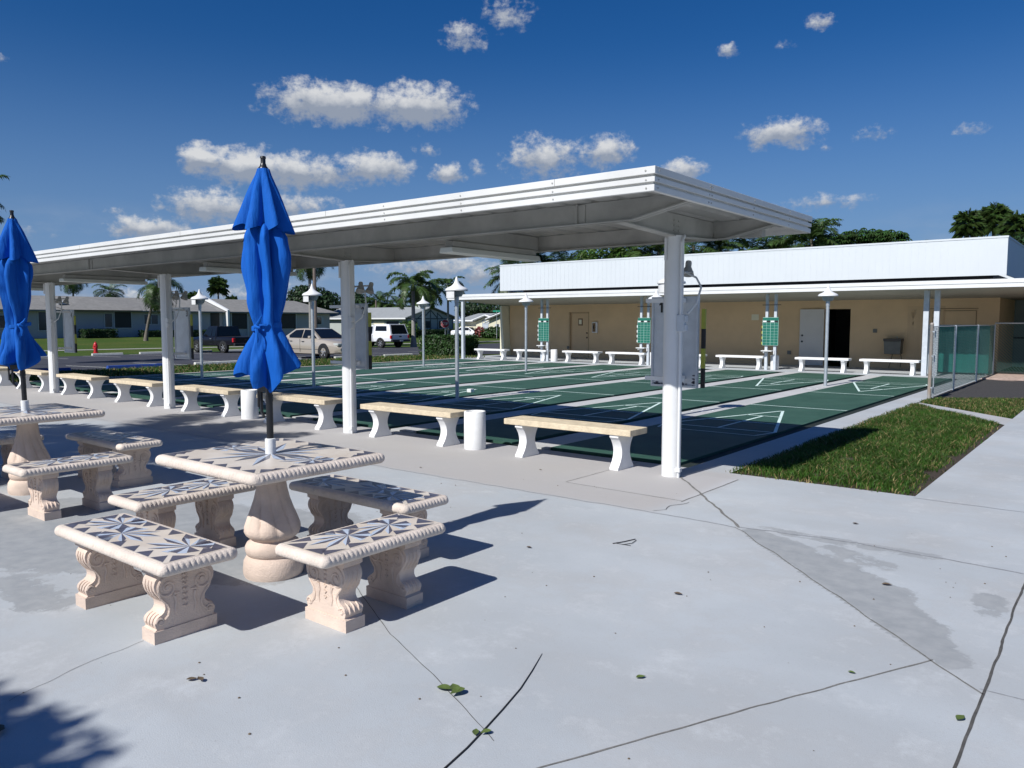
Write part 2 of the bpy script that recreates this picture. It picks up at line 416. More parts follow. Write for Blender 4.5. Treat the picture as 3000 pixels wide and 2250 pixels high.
patch(-3.76, -3.30, 16.66, 25.0, 2, 8)
b.grid([[(-3.28 + 1.78*i/6, 16.82 - 1.479*1.78*i/6, 0.0) for i in range(7)], [(-3.28 + 1.78*i/6, 17.13 - 1.107*1.78*i/6, 0.0) for i in range(7)]]); cols += [(0, 0, 0.4, 1)]*14      # slanted cross path
patch(-1.50, 9.0, 7.84, 25.0, 8, 20)         # wide walk on the right
patch(-24.0, -3.30, 24.86, 29.2, 30, 8)      # terrace under the eave
plaza = struct(b.build('plaza', M['concrete']))
ca = plaza.data.color_attributes.new('wear', 'FLOAT_COLOR', 'POINT')
flat = []
for c in cols: flat += c
ca.data.foreach_set('color', flat)

def ribbon(pts, w, z=0.0025, wob=0.006, step=0.05):
    """thin ragged line on the concrete"""
    b = MB(); rows = []
    P = [Vector((p[0], p[1])) for p in pts]
    for i in range(len(P) - 1):
        d = P[i+1] - P[i]; n = max(2, int(d.length/step)); nn = Vector((-d.y, d.x)).normalized()
        for k in range(n + (1 if i == len(P)-2 else 0)):
            q = P[i] + d*(k/n)
            o = nn*(noise.noise(Vector((q.x*6, q.y*6, 3)))*wob*1.4)
            ww = w*(0.7 + 0.6*abs(noise.noise(Vector((q.x*9, q.y*9, 11)))))
            rows.append([(q.x + o.x - nn.x*ww/2, q.y + o.y - nn.y*ww/2, z), (q.x + o.x + nn.x*ww/2, q.y + o.y + nn.y*ww/2, z)])
    b.grid(rows); return b
ribbon([(-0.47, 7.75), (-0.45, 5.55), (-0.43, 3.85), (-0.42, 0.6)], 0.015).build('expansion_joint', M['joint'], plaza)
ribbon([(-0.67, 4.05), (-1.15, 3.10), (-1.59, 2.17), (-2.2, 0.9)], 0.010).build('expansion_joint', M['joint_mid'], plaza)
ribbon([(-3.60, 7.32), (-3.14, 6.78), (-2.33, 5.78)], 0.026, wob=0.012).build('expansion_joint', M['joint_mid'], plaza)
ribbon([(-2.36, 5.77), (-1.37, 4.76), (-0.68, 4.04), (-0.43, 3.80)], 0.010, wob=0.014).build('expansion_joint', M['joint_mid'], plaza)
ribbon([(-3.08, 6.30), (-3.07, 7.55)], 0.014, z=0.0024).build('expansion_joint', M['joint_mid'], plaza)
ribbon([(-23, 5.74), (-7.5, 5.77), (-3.08, 5.80), (-2.36, 5.77)], 0.016, wob=0.02).build('expansion_joint', M['joint_pale'], plaza)
ribbon([(-2.33, 5.80), (-1.50, 5.90), (-0.47, 5.83)], 0.022, z=0.0024, wob=0.02).build('expansion_joint', M['joint_pale'], plaza)
ribbon([(-1.5, 7.76), (-0.47, 7.74), (6, 7.7)], 0.012, z=0.0024).build('expansion_joint', M['joint_pale'], plaza)
ribbon([(-4.36, 6.36), (-3.07, 6.33)], 0.007, wob=0.004).build('expansion_joint', M['joint_mid'], plaza)
ribbon([(-4.38, 6.38), (-4.36, 7.8)], 0.008, wob=0.004).build('expansion_joint', M['joint_mid'], plaza)
ribbon([(-4.75, 3.75), (-3.72, 3.08), (-2.91, 2.66), (-2.27, 2.40), (-1.84, 2.20)], 0.0042, wob=0.006, z=0.002).build('crack', M['joint'], plaza)
ribbon([(-3.82, 1.83), (-3.80, 1.66), (-3.74, 1.48), (-3.70, 1.30), (-3.64, 1.17)], 0.003, wob=0.03, step=0.02, z=0.002).build('crack', M['joint'], plaza)
ribbon([(-3.02, 6.32), (-3.08, 6.10), (-3.05, 5.95), (-3.10, 5.83)], 0.007, wob=0.03, step=0.02, z=0.0035).build('crack', M['joint'], plaza)
ribbon([(-0.45, 3.85), (0.6, 3.86), (4, 3.9)], 0.008, z=0.002).build('expansion_joint', M['joint_pale'], plaza)

# ---------------------------------------------------------------- shuffleboard courts
CW = 1.78
def court(k):
    cx = -4.83 - 2.41*k; x0, x1 = cx - CW/2, cx + CW/2; y0, y1 = 7.98, 24.72; zt = 0.012
    b = MB(); n = 24
    b.box(x0, x1, y0, y1, -0.03, zt)
    o = struct(b.build('shuffleboard_court', M['court']))
    l = MB(); z = zt + 0.003; w = 0.048
    def ln(a, c, ww=w):
        a = Vector(a); c = Vector(c); d = (c - a).normalized(); q = Vector((-d.y, d.x))*ww/2
        l.face([(a.x-q.x, a.y-q.y, z), (c.x-q.x, c.y-q.y, z), (c.x+q.x, c.y+q.y, z), (a.x+q.x, a.y+q.y, z)])
    ym = 16.32
    for s in (-1, 1):
        Y = lambda d: ym + s*d
        ln((x0, Y(1.74)), (x1, Y(1.74)))
        ap = (cx, Y(2.48)); hw = CW/2 - 0.02
        ln(ap, (cx - hw, Y(5.28))); ln(ap, (cx + hw, Y(5.28)))
        for d, f in ((3.42, 0.335), (4.35, 0.667), (5.28, 1.0)): ln((cx - hw*f, Y(d)), (cx + hw*f, Y(d)), 0.042)
        ln((cx, Y(3.42)), (cx, Y(5.28)), 0.042)
        ln((cx - hw*0.86, Y(5.75)), (cx + hw*0.86, Y(5.75)), 0.03)
        for t in (-1, 1): ln((cx + t*hw, Y(5.28)), (cx + t*hw*0.86, Y(5.75)), 0.03)
    l.build('court_marking', M['line'], o)
    return o
for k in range(8): court(k)
# dark gutters on the right of each court, pale walks between
b = MB(); g = MB()
for k in range(8):
    x1 = -4.83 - 2.41*k + CW/2
    g.box(x1, x1 + 0.17, 7.98, 24.72, -0.04, -0.022)
    if k < 7:
        xl = -4.83 - 2.41*(k+1) + CW/2 + 0.17; xr = -4.83 - 2.41*k - CW/2
        b.box(xl, xr, 7.9, 24.8, -0.05, 0.010)
g.box(-22.7, -3.76, 7.84, 7.98, -0.04, -0.022); g.box(-22.7, -3.76, 24.72, 24.86, -0.04, -0.022)
struct(g.build('gutter', M['gutter']))
walk = struct(b.build('court_walk', mat('court_walk_concrete', (0.47, 0.47, 0.46), 0.85, 0.10, 2.0, 0.1, 120)))
b = MB(); b.box(-22.86, -22.61, 7.84, 24.86, -0.05, 0.03); struct(b.build('kerb', M['sidewalk']))
# painted lane numerals next to the lamps
b = MB()
def ring(x, y, rx, ry, w, z=0.0135):
    rows = [[(x + rx*cos(t*PI/12), y + ry*sin(t*PI/12), z), (x + (rx-w)*cos(t*PI/12), y + (ry-w)*sin(t*PI/12), z)] for t in range(25)]
    b.grid(rows)
for (x, y) in ((-5.98, 18.9), (-5.98, 13.0), (-10.8, 12.9)):
    for dx in (-0.10, 0.10):
        ring(x + dx, y, 0.085, 0.20, 0.035)
    b.face([(x - 0.20, y + 0.42, 0.0135), (x + 0.18, y + 0.42, 0.0135), (x + 0.18, y + 0.50, 0.0135), (x - 0.20, y + 0.50, 0.0135)])
b.build('painted_numeral', M['sign_white'], walk)

# ---------------------------------------------------------------- near grass, soil, gravel, brick
b = MB(); b.grid([[(x, y, -0.012 + 0.030*sin(PI*(x + 3.28)/1.78)*min(1, (y-7.84)/1.0, max(0, 13.6-y)/1.0) if 7.84 < y < 13.6 and -3.28 < x < -1.5 else -0.012) for x in [-3.28 + 1.78*i/14 for i in range(15)]] for y in [7.84 + 8.82*j/60 for j in range(61)]])
b.grid([[(-3.28, 16.66, -0.012), (-1.5, 16.66, -0.012)], [(-3.28, 18.25, -0.012), (-1.5, 19.3, -0.012)]])
struct(b.build('soil', M['soil']))
b = MB(); b.grid([[(-3.30 + 2.0*i/8, 18.0 + 7.2*j/14, -0.006 + 0.02*noise.noise(Vector((i*0.9, j*0.9, 0)))) for i in range(9)] for j in range(15)])
b.grid([[(-1.5, 17, -0.03), (6, 17, -0.03)], [(-1.3, 25.2, -0.03), (6, 25.2, -0.03)]])
o = struct(b.build('gravel_bed', M['mulch']))
b = MB()
for i in range(26):
    for j in range(7):
        x = -3.28 + i*0.215 + (0.1 if j % 2 else 0); y = 25.2 + j*0.55
        b.box(x, x + 0.205, y, y + 0.54, 0.0, 0.035)
b.box(-3.3, 2.5, 25.21, 29.05, -0.02, 0.03)
struct(b.build('brick_paving', M['brick']))

def blades(name, n, place, hmin, hmax, wid, mats, label, dry=0.08, lean=0.5):
    V = []; F = []; MI = []
    for _ in range(n):
        x, y, z, hs = place()
        h = rnd.uniform(hmin, hmax)*hs; a = rnd.uniform(0, 2*PI); ca_, sa = cos(a), sin(a)
        w = wid*rnd.uniform(0.7, 1.3); t = rnd.uniform(0.15, lean)*h; k = len(V); t2 = rnd.uniform(0, 2*PI)
        mx_, my_ = cos(t2)*t, sin(t2)*t
        V += [(x - ca_*w, y - sa*w, z), (x + ca_*w, y + sa*w, z),
              (x + ca_*w*0.8 + mx_*0.35, y + sa*w*0.8 + my_*0.35, z + h*0.6), (x - ca_*w*0.8 + mx_*0.35, y - sa*w*0.8 + my_*0.35, z + h*0.6),
              (x + mx_*1.2, y + my_*1.2, z + h*rnd.uniform(0.85, 1.0))]
        F += [(k, k+1, k+2, k+3), (k+3, k+2, k+4)]
        d = 1 if rnd.random() < dry*(2.5 if hs < 0.75 else 1) else 0
        MI += [d, d]
    me = bpy.data.meshes.new(name); me.from_pydata(V, [], F)
    for m in mats: me.materials.append(m)
    me.polygons.foreach_set('material_index', MI); me.update()
    o = bpy.data.objects.new(name, me); COL.objects.link(o)
    tag(o, label, 'grass', kind='stuff'); return o
def pl_near():
    while True:
        x = rnd.uniform(-3.33, -1.5); y = rnd.uniform(7.80, 16.70)
        ym = 16.80 - 1.479*(x + 3.28)
        if y > ym - 0.03: continue
        e = min((x + 3.33)/0.25, (-1.5 - x)/0.28, (y - 7.80)/0.3, (ym - y)/0.3, 1)
        if (-1.5 - x) < 0.07 and rnd.random() < 0.85: continue
        if (y - 7.8) < 0.14 and rnd.random() < 0.6: continue
        if rnd.random() < 0.35 + 0.65*e and noise.noise(Vector((x*2.2, y*2.2, 5))) > -0.5:
            return x, y, -0.01, (0.55 + 0.45*e)*(0.85 + 0.35*noise.noise(Vector((x*1.3, y*1.3, 2))))
blades('lawn_grass', 50000, pl_near, 0.05, 0.12, 0.0045, [M['grass'], M['grass_dry']], 'thick green grass bed with dry edges beside the right end of the canopy', 0.09, 0.9)
def pl_2():
    while True:
        x = rnd.uniform(-3.25, -1.52); y = rnd.uniform(15.1, 19.2)
        if 17.16 - 1.107*(x + 3.28) < y < 18.1 + (x + 3.2)*0.66: return x, y, -0.01, 0.7
blades('lawn_grass', 13000, pl_2, 0.05, 0.11, 0.006, [M['grass'], M['grass_dry']], 'small yellowish triangle of grass by the chain link fence corner', 0.10, 0.9)
def pl_strip():
    x = rnd.uniform(-28.0, -22.9); y = rnd.uniform(2, 27)
    return x, y, gz(x, y) - 0.03, 1
blades('lawn_grass', 26000, pl_strip, 0.07, 0.16, 0.014, [M['grass'], M['grass_dry']], 'strip of grass between the courts and the car park', 0.22, 0.9)

# ---------------------------------------------------------------- ornate cast stone tables and benches
def ornate_top(Lx, Ly, zt, th, e=0.032):
    b = MB(); cr = 0.012
    ix, iy = Lx/2 - e, Ly/2 - e
    P = []   # perimeter samples: point, outward normal, arc length
    def side(a, c, nrm):
        d = (Vector(c) - Vector(a)); n = int(d.length/0.0055)
        for k in range(n): P.append((Vector(a) + d*(k/n), Vector(nrm)))
    def corner(c, a0):
        for k in range(8):
            t = a0 + PI/2*k/8; P.append((Vector(c) + Vector((cos(t), sin(t)))*cr, Vector((cos(t), sin(t)))))
    side((ix, -iy + cr), (ix, iy - cr), (1, 0)); corner((ix - cr, iy - cr), 0)
    side((ix - cr, iy), (-ix + cr, iy), (0, 1)); corner((-ix + cr, iy - cr), PI/2)
    side((-ix, iy - cr), (-ix, -iy + cr), (-1, 0)); corner((-ix + cr, -iy + cr), PI)
    side((-ix + cr, -iy), (ix - cr, -iy), (0, -1)); corner((ix - cr, -iy + cr), 1.5*PI)
    phis = [PI/2, 1.15, 0.8, 0.45, 0.1, -0.25, -0.65, -1.1, -PI/2]
    rows = []; s = 0; prev = P[0][0]
    for (p, n) in P:
        s += (p - prev).length; prev = p
        row = []
        for ph in phis:
            u = (s/0.029 + 0.10*ph) % 1.0
            lobe = math.sqrt(max(0, 1 - (2*u - 1)**2))
            kk = max(0, min(1, (ph + 0.55)/0.5))*max(0, min(1, (1.45 - ph)/0.3))
            off = e*cos(ph)*(1 - 0.34*kk*(1 - lobe))
            off = off if ph < 1.5 else 0
            row.append((p.x + n.x*off, p.y + n.y*off, zt - th/2 + th/2*sin(ph)))
        rows.append(row)
    rows.append(rows[0]); b.grid(rows)
    b.face([r[0] for r in rows[:-1]]); b.face([r[-1] for r in reversed(rows[:-1])])
    return b, ix, iy

def star_half(b, cx, cy, R, a0, z):
    """half sunburst on one side, bow tie of chunky triangles on the other; dark and light halves"""
    def tri(p, q, r, mi): b.face([(cx + p[0], cy + p[1], z), (cx + q[0], cy + q[1], z), (cx + r[0], cy + r[1], z)], mi)
    def pol(a, r): return (r*cos(a0 + a), r*sin(a0 + a))
    for a, rr in ((-0.62, 0.80), (-0.22, 1.0), (0.22, 1.0), (0.62, 0.80)):
        tri((0, 0), pol(a - 0.13, rr*0.62), pol(a, rr), 0) if R < 0 else None
        tri((0, 0), pol(a - 0.15, R*rr*0.66), pol(a, R*rr), 3)
        tri((0, 0), pol(a, R*rr), pol(a + 0.15, R*rr*0.66), 1)
    for a in (1.15, -1.45): tri((0, 0), pol(a, R*0.55), pol(a + 0.34, R*0.50), 3)
    for a in (1.62, 2.55, -1.95, -2.75):
        tri((0, 0), pol(a - 0.26, R*0.47), pol(a + 0.26, R*0.47), 1)
    for a in (2.08, -2.35): tri((0, 0), pol(a - 0.20, R*0.50), pol(a + 0.20, R*0.50), 3)
def star_full(b, cx, cy, R, n, z, a0=0.0):
    for k in range(n):
        a = a0 + 2*PI*k/n; rr = R*(1.0, 0.72)[k % 2]
        def pt(t, r): return (cx + r*cos(t), cy + r*sin(t), z)
        w = 0.80*2*PI/n; s = R*0.42
        b.face([pt(0, 0), pt(a - w/2, s), pt(a, rr)], 2 if k % 3 == 0 else 3); b.face([pt(0, 0), pt(a, rr), pt(a + w/2, s)], 1)
def border_tris(b, ix, iy, z, step, depth, m=0.010):
    X, Y = ix - m, iy - m
    n = max(2, int(round(2*X/step)))
    for k in range(n):
        x0 = -X + 2*X*k/n; w = 2*X/n*0.86
        b.face([(x0, -Y, z), (x0 + w, -Y, z), (x0 + w*0.30, -Y + depth, z)], 1)
        b.face([(-x0, Y, z), (-x0 - w, Y, z), (-x0 - w*0.30, Y - depth, z)], 1)
    for sx in (-1, 1):
        for sy in (-1, 1):
            b.face([(sx*X, sy*(Y - 0.022), z), (sx*X, sy*(Y - 0.16), z), (sx*(X - 0.085), sy*(Y - 0.085), z)][::sx*sy], 1)
TILE = [M['tile_cream'], M['tile_dark'], M['tile_mid'], M['tile_light']]
def mosaic_bench(Lx, Ly, zt, stars):
    e = 0.038; b = MB(); ix, iy = Lx/2 - e, Ly/2 - e
    b.box(-ix, ix, -iy, iy, zt - 0.012, zt + 0.0015, 0)
    z = zt + 0.0022; border_tris(b, ix, iy, z, 0.150, 0.072)
    for (x, y, a) in stars: star_half(b, x, y, 0.255, a, z)
    return b
def mosaic_table(Lx, Ly, zt):
    e = 0.042; b = MB(); ix, iy = Lx/2 - e, Ly/2 - e
    b.box(-ix, ix, -iy, iy, zt - 0.012, zt + 0.0015, 0)
    z = zt + 0.0022; border_tris(b, ix, iy, z, 0.150, 0.066)
    n = 6
    for k in range(n):
        y0 = -iy + 0.1 + (2*iy - 0.2)*k/n; h = (2*iy - 0.2)/n*0.85
        b.face([(ix - 0.012, y0, z), (ix - 0.012, y0 + h, z), (ix - 0.062, y0 + h*0.7, z)], 1)
        b.face([(-ix + 0.012, -y0, z), (-ix + 0.012, -y0 - h, z), (-ix + 0.062, -y0 - h*0.7, z)], 1)
    star_full(b, 0, 0, 0.42, 12, z, 0.2)
    star_half(b, -0.40, -0.02, 0.25, 0.3, z - 0.0003); star_half(b, 0.40, 0.02, 0.25, PI + 0.3, z - 0.0003)
    return b
def scroll(cx, cz, r0, turns, a0, s=1):
    n = int(22*turns); return [(cx + s*(r0*(1 - 0.86*k/n))*cos(a0 + 2*PI*turns*k/n), cz + (r0*(1 - 0.86*k/n))*sin(a0 + 2*PI*turns*k/n)) for k in range(n+1)]
def bench_leg(th=0.115, W=0.33, H=0.385):
    """S-curved slab with volutes; profile in y/z, extruded along x"""
    half = [(0.165, 0.0), (0.165, 0.062), (0.152, 0.072), (0.158, 0.085), (0.162, 0.102), (0.156, 0.120), (0.143, 0.133), (0.126, 0.140), (0.113, 0.150), (0.106, 0.165),
            (0.107, 0.185), (0.116, 0.205), (0.129, 0.225), (0.145, 0.246), (0.157, 0.268), (0.161, 0.292), (0.155, 0.315), (0.141, 0.333), (0.152, 0.340), (0.156, 0.350), (0.156, H)]
    pts = half + [(-a, z) for a, z in reversed(half)]
    b = MB(); b.prism(pts, 'x', -th/2, th/2)
    b.box(-th/2 - 0.006, th/2 + 0.006, -0.169, 0.169, 0.0, 0.064)
    b.box(-th/2 - 0.004, th/2 + 0.004, -0.160, 0.160, 0.345, H - 0.004)
    for fx in (-th/2, th/2):
        def rel(path, r): b.tube([(fx, p[0], p[1]) for p in path], r, 6)
        for s in (-1, 1):
            rel(scroll(s*0.092, 0.272, 0.056, 1.6, PI/2, -s), [0.0085*(1 - 0.4*k/35) for k in range(36)])
            rel([(s*0.142, 0.262), (s*0.128, 0.225), (s*0.098, 0.190), (s*0.085, 0.160), (s*0.092, 0.130), (s*0.110, 0.112)], 0.007)
            rel(scroll(s*0.132, 0.104, 0.024, 1.2, 0, s), 0.006)
            rel([(s*0.055, 0.222), (s*0.048, 0.190), (s*0.056, 0.155), (s*0.050, 0.120)], [0.010, 0.008, 0.008, 0.004])
            rel([(s*0.030, 0.235), (s*0.055, 0.235), (s*0.068, 0.215)], [0.004, 0.010, 0.004])
            b.tube([(fx - 0.006, s*0.092, 0.272), (fx + 0.006, s*0.092, 0.272)], 0.013, 8)
            b.tube([(fx - 0.005, s*0.132, 0.104), (fx + 0.005, s*0.132, 0.104)], 0.010, 8)
        for z, r in ((0.325, 0.010), (0.300, 0.008), (0.278, 0.007), (0.250, 0.008), (0.222, 0.007), (0.192, 0.008), (0.162, 0.006)):
            b.tube([(fx, -0.010, z), (fx, 0.0, z - 0.012), (fx, 0.010, z)], r, 5)
    for s in (-1, 1):   # ribs down the narrow edges
        for xx in (-0.03, 0.0, 0.03):
            path = [(xx, s*(a + 0.001), z) for a, z in half[11:17]]; b.tube(path, [0.003, 0.006, 0.008, 0.008, 0.006, 0.003], 5)
            path = [(xx, s*(a + 0.001), z) for a, z in half[3:8]]; b.tube(path, [0.004, 0.007, 0.008, 0.006, 0.003], 5)
    return b
LEG = bench_leg().mesh('leg', [M['cast']], 0.6)
def mosaic_bench_thing(label, loc, rz, L, stars, group='mosaic benches round the cast stone tables'):
    t = empty('mosaic_bench', label, 'bench', loc, rz, group)
    b, ix, iy = ornate_top(L, 0.43, 0.44, 0.062); b.build('seat', M['cast_light'], t, 0.7)
    mosaic_bench(L, 0.43, 0.44, stars).build('mosaic_inlay', TILE, t)
    for s in (-1, 1):
        o = bpy.data.objects.new('leg', LEG); COL.objects.link(o); o.parent = t; o.location = (s*(L/2 - 0.235), 0, 0)
    return t
T1 = (-4.22, 2.865)
ST3 = [(-0.33, 0.055, PI + 0.25), (-0.13, -0.045, 0.2), (0.40, 0.055, PI + 0.25)]
ST2 = [(-0.09, 0.03, PI + 0.2), (0.20, 0.02, PI + 0.2)]
mb_front = mosaic_bench_thing('long mosaic bench nearest the camera, left of the nearest pedestal, fully sunlit top', (-4.17, 2.005, 0), 0.0, 1.24, ST3)
mb_short = mosaic_bench_thing('short mosaic bench in front right of the nearest table, its shadow pointing right', (-3.265, 2.80, 0), PI/2, 0.90, ST2)
dup(mb_front, 'long mosaic bench behind the nearest table, its top mostly in the table shadow', (-4.15, 3.575, 0), PI)
dup(mb_short, 'short mosaic bench just left of the nearest pedestal, behind the front long bench', (-5.13, 2.785, 0), PI/2)
dup(mb_short, 'short mosaic bench right of the far left table, in front of its shaded long bench', (-6.955, 2.77, 0), PI/2)
dup(mb_front, 'long mosaic bench behind the far left table, half of its top in shadow', (-8.03, 3.615, 0), PI)
dup(mb_short, 'short mosaic bench cut by the left edge, behind the far left table pedestal', (-8.93, 2.80, 0), PI/2)
dup(mb_front, 'long mosaic bench of the far left table, its end just reaching the left edge', (-8.05, 2.0, 0), 0)

# pedestal tables
prof = [(0.0, 0.0), (0.176, 0.0), (0.184, 0.02), (0.186, 0.05), (0.180, 0.10), (0.164, 0.128), (0.155, 0.135), (0.162, 0.142), (0.170, 0.165), (0.170, 0.19), (0.159, 0.212), (0.132, 0.226),
        (0.128, 0.236), (0.144, 0.246), (0.163, 0.266), (0.170, 0.288), (0.165, 0.318), (0.147, 0.37), (0.124, 0.43), (0.106, 0.49), (0.094, 0.55), (0.087, 0.61), (0.086, 0.66), (0.094, 0.70), (0.125, 0.725), (0.0, 0.728)]
def flute(t, z):
    a = max(0, min(1, (z - 0.25)/0.06))*max(0, min(1, (0.66 - z)/0.22))
    u = (t*10/(2*PI) + 2.2*z) % 1.0
    return 1 + a*(0.16*math.sqrt(max(0, 1 - (2*u-1)**2)) - 0.11)
def table(label, loc, rz=0.0):
    t = empty('mosaic_table', label, 'table', loc, rz, 'square cast stone tables with umbrellas')
    b, ix, iy = ornate_top(1.10, 0.97, 0.77, 0.066, 0.036); b.build('tabletop', M['cast_light'], t, 0.7)
    mosaic_table(1.10, 0.97, 0.77).build('mosaic_inlay', TILE, t)
    p = MB(); pr = []
    for i in range(len(prof) - 1):      # refine for the twisted flutes
        (r0, z0), (r1, z1) = prof[i], prof[i+1]; n = max(1, int(abs(z1 - z0)/0.02))
        pr += [(r0 + (r1-r0)*k/n, z0 + (z1-z0)*k/n) for k in range(n)]
    p.lathe(pr + [prof[-1]], 108, fn=flute); p.build('pedestal', M['cast'], t, 0.9)
    return t
tb = table('square mosaic table nearest the camera, pale pedestal, right blue umbrella standing in it', (T1[0], T1[1], 0))
dup(tb, 'square mosaic table cut by the left edge, left blue umbrella standing in it', (-8.08, 2.86, 0))

# furled umbrellas
def umbrella(label, loc, seed, rz=0.0, tilt=(0, 0)):
    t = empty('umbrella', label, 'umbrella', loc, rz, 'furled blue umbrellas')
    t.rotation_euler = (tilt[0], tilt[1], rz)
    R = random.Random(seed)
    b = MB(); b.lathe([(0, 0.62), (0.033, 0.62), (0.033, 0.865), (0.028, 0.868), (0, 0.868)], 20); b.build('collar', M['white'], t, 0.6)
    b = MB(); b.lathe([(0.0, 0.8), (0.0215, 0.8), (0.0215, 1.10), (0.024, 1.10), (0.024, 1.14), (0.0205, 1.14), (0.0205, 2.54), (0, 2.54)], 16)
    b.build('pole', M['black_metal'], t, 0.6)
    b = MB(); b.lathe([(0.030, 2.520), (0.033, 2.53), (0.030, 2.545), (0.021, 2.555), (0.015, 2.575), (0.015, 2.60), (0.018, 2.604), (0.016, 2.615), (0, 2.618)], 20)
    b.build('finial', M['black_metal'], t, 0.6)
    b = MB(); b.box(-0.10, -0.02, -0.012, 0.012, 1.16, 1.20); b.tube([(-0.085, 0, 1.18), (-0.085, 0, 1.03), (-0.055, -0.005, 1.0)], 0.010, 8); b.tube([(-0.115, 0, 1.19), (-0.115, 0, 1.06)], 0.008, 8)
    b.build('crank_handle', M['black_metal'], t, 0.6)
    NA = 176
    fr = [R.uniform(0.62, 1.0) for _ in range(9)]; ph = [R.uniform(-0.40, 0.40) for _ in range(9)]
    def folds(th, n, sharp):
        u = th*n/(2*PI); k = int(math.floor(u)) % n; f = u - math.floor(u)
        f = min(1, max(0, f + ph[k]*sin(PI*f)))
        return fr[k]*(1 - abs(2*f - 1)**sharp)      # 0 at the creases, 1 on the lobes
    # lower canopy: z, radius, fold depth
    tab = [(2.20, 0.070, 0.35), (2.165, 0.120, 0.52), (2.12, 0.150, 0.56), (2.02, 0.160, 0.58), (1.92, 0.150, 0.58), (1.82, 0.136, 0.56), (1.72, 0.115, 0.52), (1.64, 0.095, 0.42), (1.585, 0.084, 0.30), (1.55, 0.083, 0.28),
           (1.52, 0.095, 0.32), (1.46, 0.124, 0.48), (1.38, 0.160, 0.58), (1.30, 0.188, 0.66), (1.24, 0.196, 0.70), (1.14, 0.165, 0.76)]
    def prof_at(z):
        for i in range(1, len(tab)):
            if z >= tab[i][0]:
                (za, ra, da), (zb, rb, db) = tab[i-1], tab[i]; u = (z - za)/(zb - za); return ra + (rb-ra)*u, da + (db-da)*u
        return tab[-1][1], tab[-1][2]
    b = MB(); rows = []; NZ = 84
    hem = [R.uniform(1.16, 1.27) for _ in range(8)]
    for i in range(NZ+1):
        row = []
        for j in range(NA):
            th = 2*PI*j/NA; u = th*7/(2*PI); k = int(u) % 7; f = u - int(u)
            hz = hem[k] + (hem[(k+1) % 7] - hem[k])*f + 0.055*(abs(2*f - 1)**1.3) + 0.13*max(0, cos(th - 0.97))**2 + 0.07*max(0, cos(th - 0.97 - PI))**2 - 0.05
            z = 2.20 + (hz - 2.20)*i/NZ
            r, d = prof_at(z); tw = 0.30*sin(2.4*(z - 1.55)) + 0.16*noise.noise(Vector((z*3, seed, 0)))
            q = folds(th + tw, 7, 2.3)
            rr = r*(1 - d*1.02 + d*1.10*q) + 0.030*noise.noise(Vector((cos(th)*1.6, sin(th)*1.6, z*4 + seed))) + 0.008*noise.noise(Vector((cos(th)*4, sin(th)*4, z*7 + seed)))
            rr *= 1 + 0.20*cos(th - 2.4 + seed)*sin(PI*min(1, max(0, (2.2 - z)/0.95)))
            if z < 1.55:
                g1 = max(0, cos(th - 0.97))**2*min(1, (1.55 - z)/0.2); g2 = max(0, cos(th - 0.97 - PI))**2*min(1, (1.55 - z)/0.3)
                rr *= 1 + 0.30*g1 + 0.10*g2
            rr = max(rr, 0.024)
            row.append((rr*cos(th), rr*sin(th), z))
        rows.append(row)
    b.grid(rows, 0, True); b.build('canopy', M['blue_cloth'], t, 1.2)
    # vent cap on top
    tab2 = [(2.537, 0.036, 0.05), (2.505, 0.048, 0.22), (2.42, 0.094, 0.44), (2.31, 0.146, 0.56), (2.22, 0.187, 0.60), (2.14, 0.217, 0.64)]
    b = MB(); rows = []
    hem2 = [R.uniform(2.13, 2.165) for _ in range(7)]
    for i in range(41):
        row = []
        for j in range(NA):
            th = 2*PI*j/NA; u = th*7/(2*PI); k = int(u) % 7; f = u - int(u)
            hz = hem2[k] + (hem2[(k+1) % 7] - hem2[k])*f + 0.035*(abs(2*f - 1)**1.5); z = 2.539 + (hz - 2.539)*i/40
            for q in range(1, len(tab2)):
                if z >= tab2[q][0] or q == len(tab2) - 1:
                    (za, ra, da), (zb, rb, db) = tab2[q-1], tab2[q]; uu = min(1.15, (z - za)/(zb - za)); r = ra + (rb-ra)*uu; d = da + (db-da)*uu; break
            q = folds(th + 0.16*sin(5*z), 7, 2.2)
            rr = r*(1 - d*1.05 + d*1.08*q) + 0.006*noise.noise(Vector((cos(th)*3, sin(th)*3, z*6 + seed + 9)))
            row.append((rr*cos(th), rr*sin(th), z))
        rows.append(row)
    b.grid(rows, 0, True); b.build('vent_cap', M['blue_cloth'], t, 1.2)
    # tie
    b = MB(); rows = []
    for j in range(61):
        th = 2*PI*j/60; r = 0.089 + 0.004*sin(5*th) ; z = 1.568 + 0.012*sin(th + 1)
        rows.append([(r*cos(th), r*sin(th), z - 0.016), ((r+0.003)*cos(th), (r+0.003)*sin(th), z), (r*cos(th), r*sin(th), z + 0.016)])
    b.grid(rows)
    a = -1.15; kx, ky = 0.094*cos(a), 0.094*sin(a)
    b.tube([(kx - 0.02, ky - 0.01, 1.575), (kx, ky - 0.02, 1.568), (kx + 0.025, ky - 0.008, 1.56)], [0.010, 0.017, 0.010], 8)
    b.tube([(kx, ky - 0.018, 1.56), (kx + 0.02, ky - 0.025, 1.52), (kx + 0.012, ky - 0.022, 1.47)], [0.010, 0.012, 0.006], 6)
    b.tube([(kx, ky - 0.018, 1.575), (kx + 0.035, ky - 0.02, 1.60), (kx + 0.05, ky - 0.015, 1.63)], [0.009, 0.011, 0.005], 6)
    b.build('tie_strap', M['blue_cloth'], t, 1.0)
    return t
umbrella('furled blue umbrella on the nearest table, in front of the canopy', (T1[0], T1[1], 0), 3, 0.0, (math.radians(-0.4), math.radians(-0.7)))
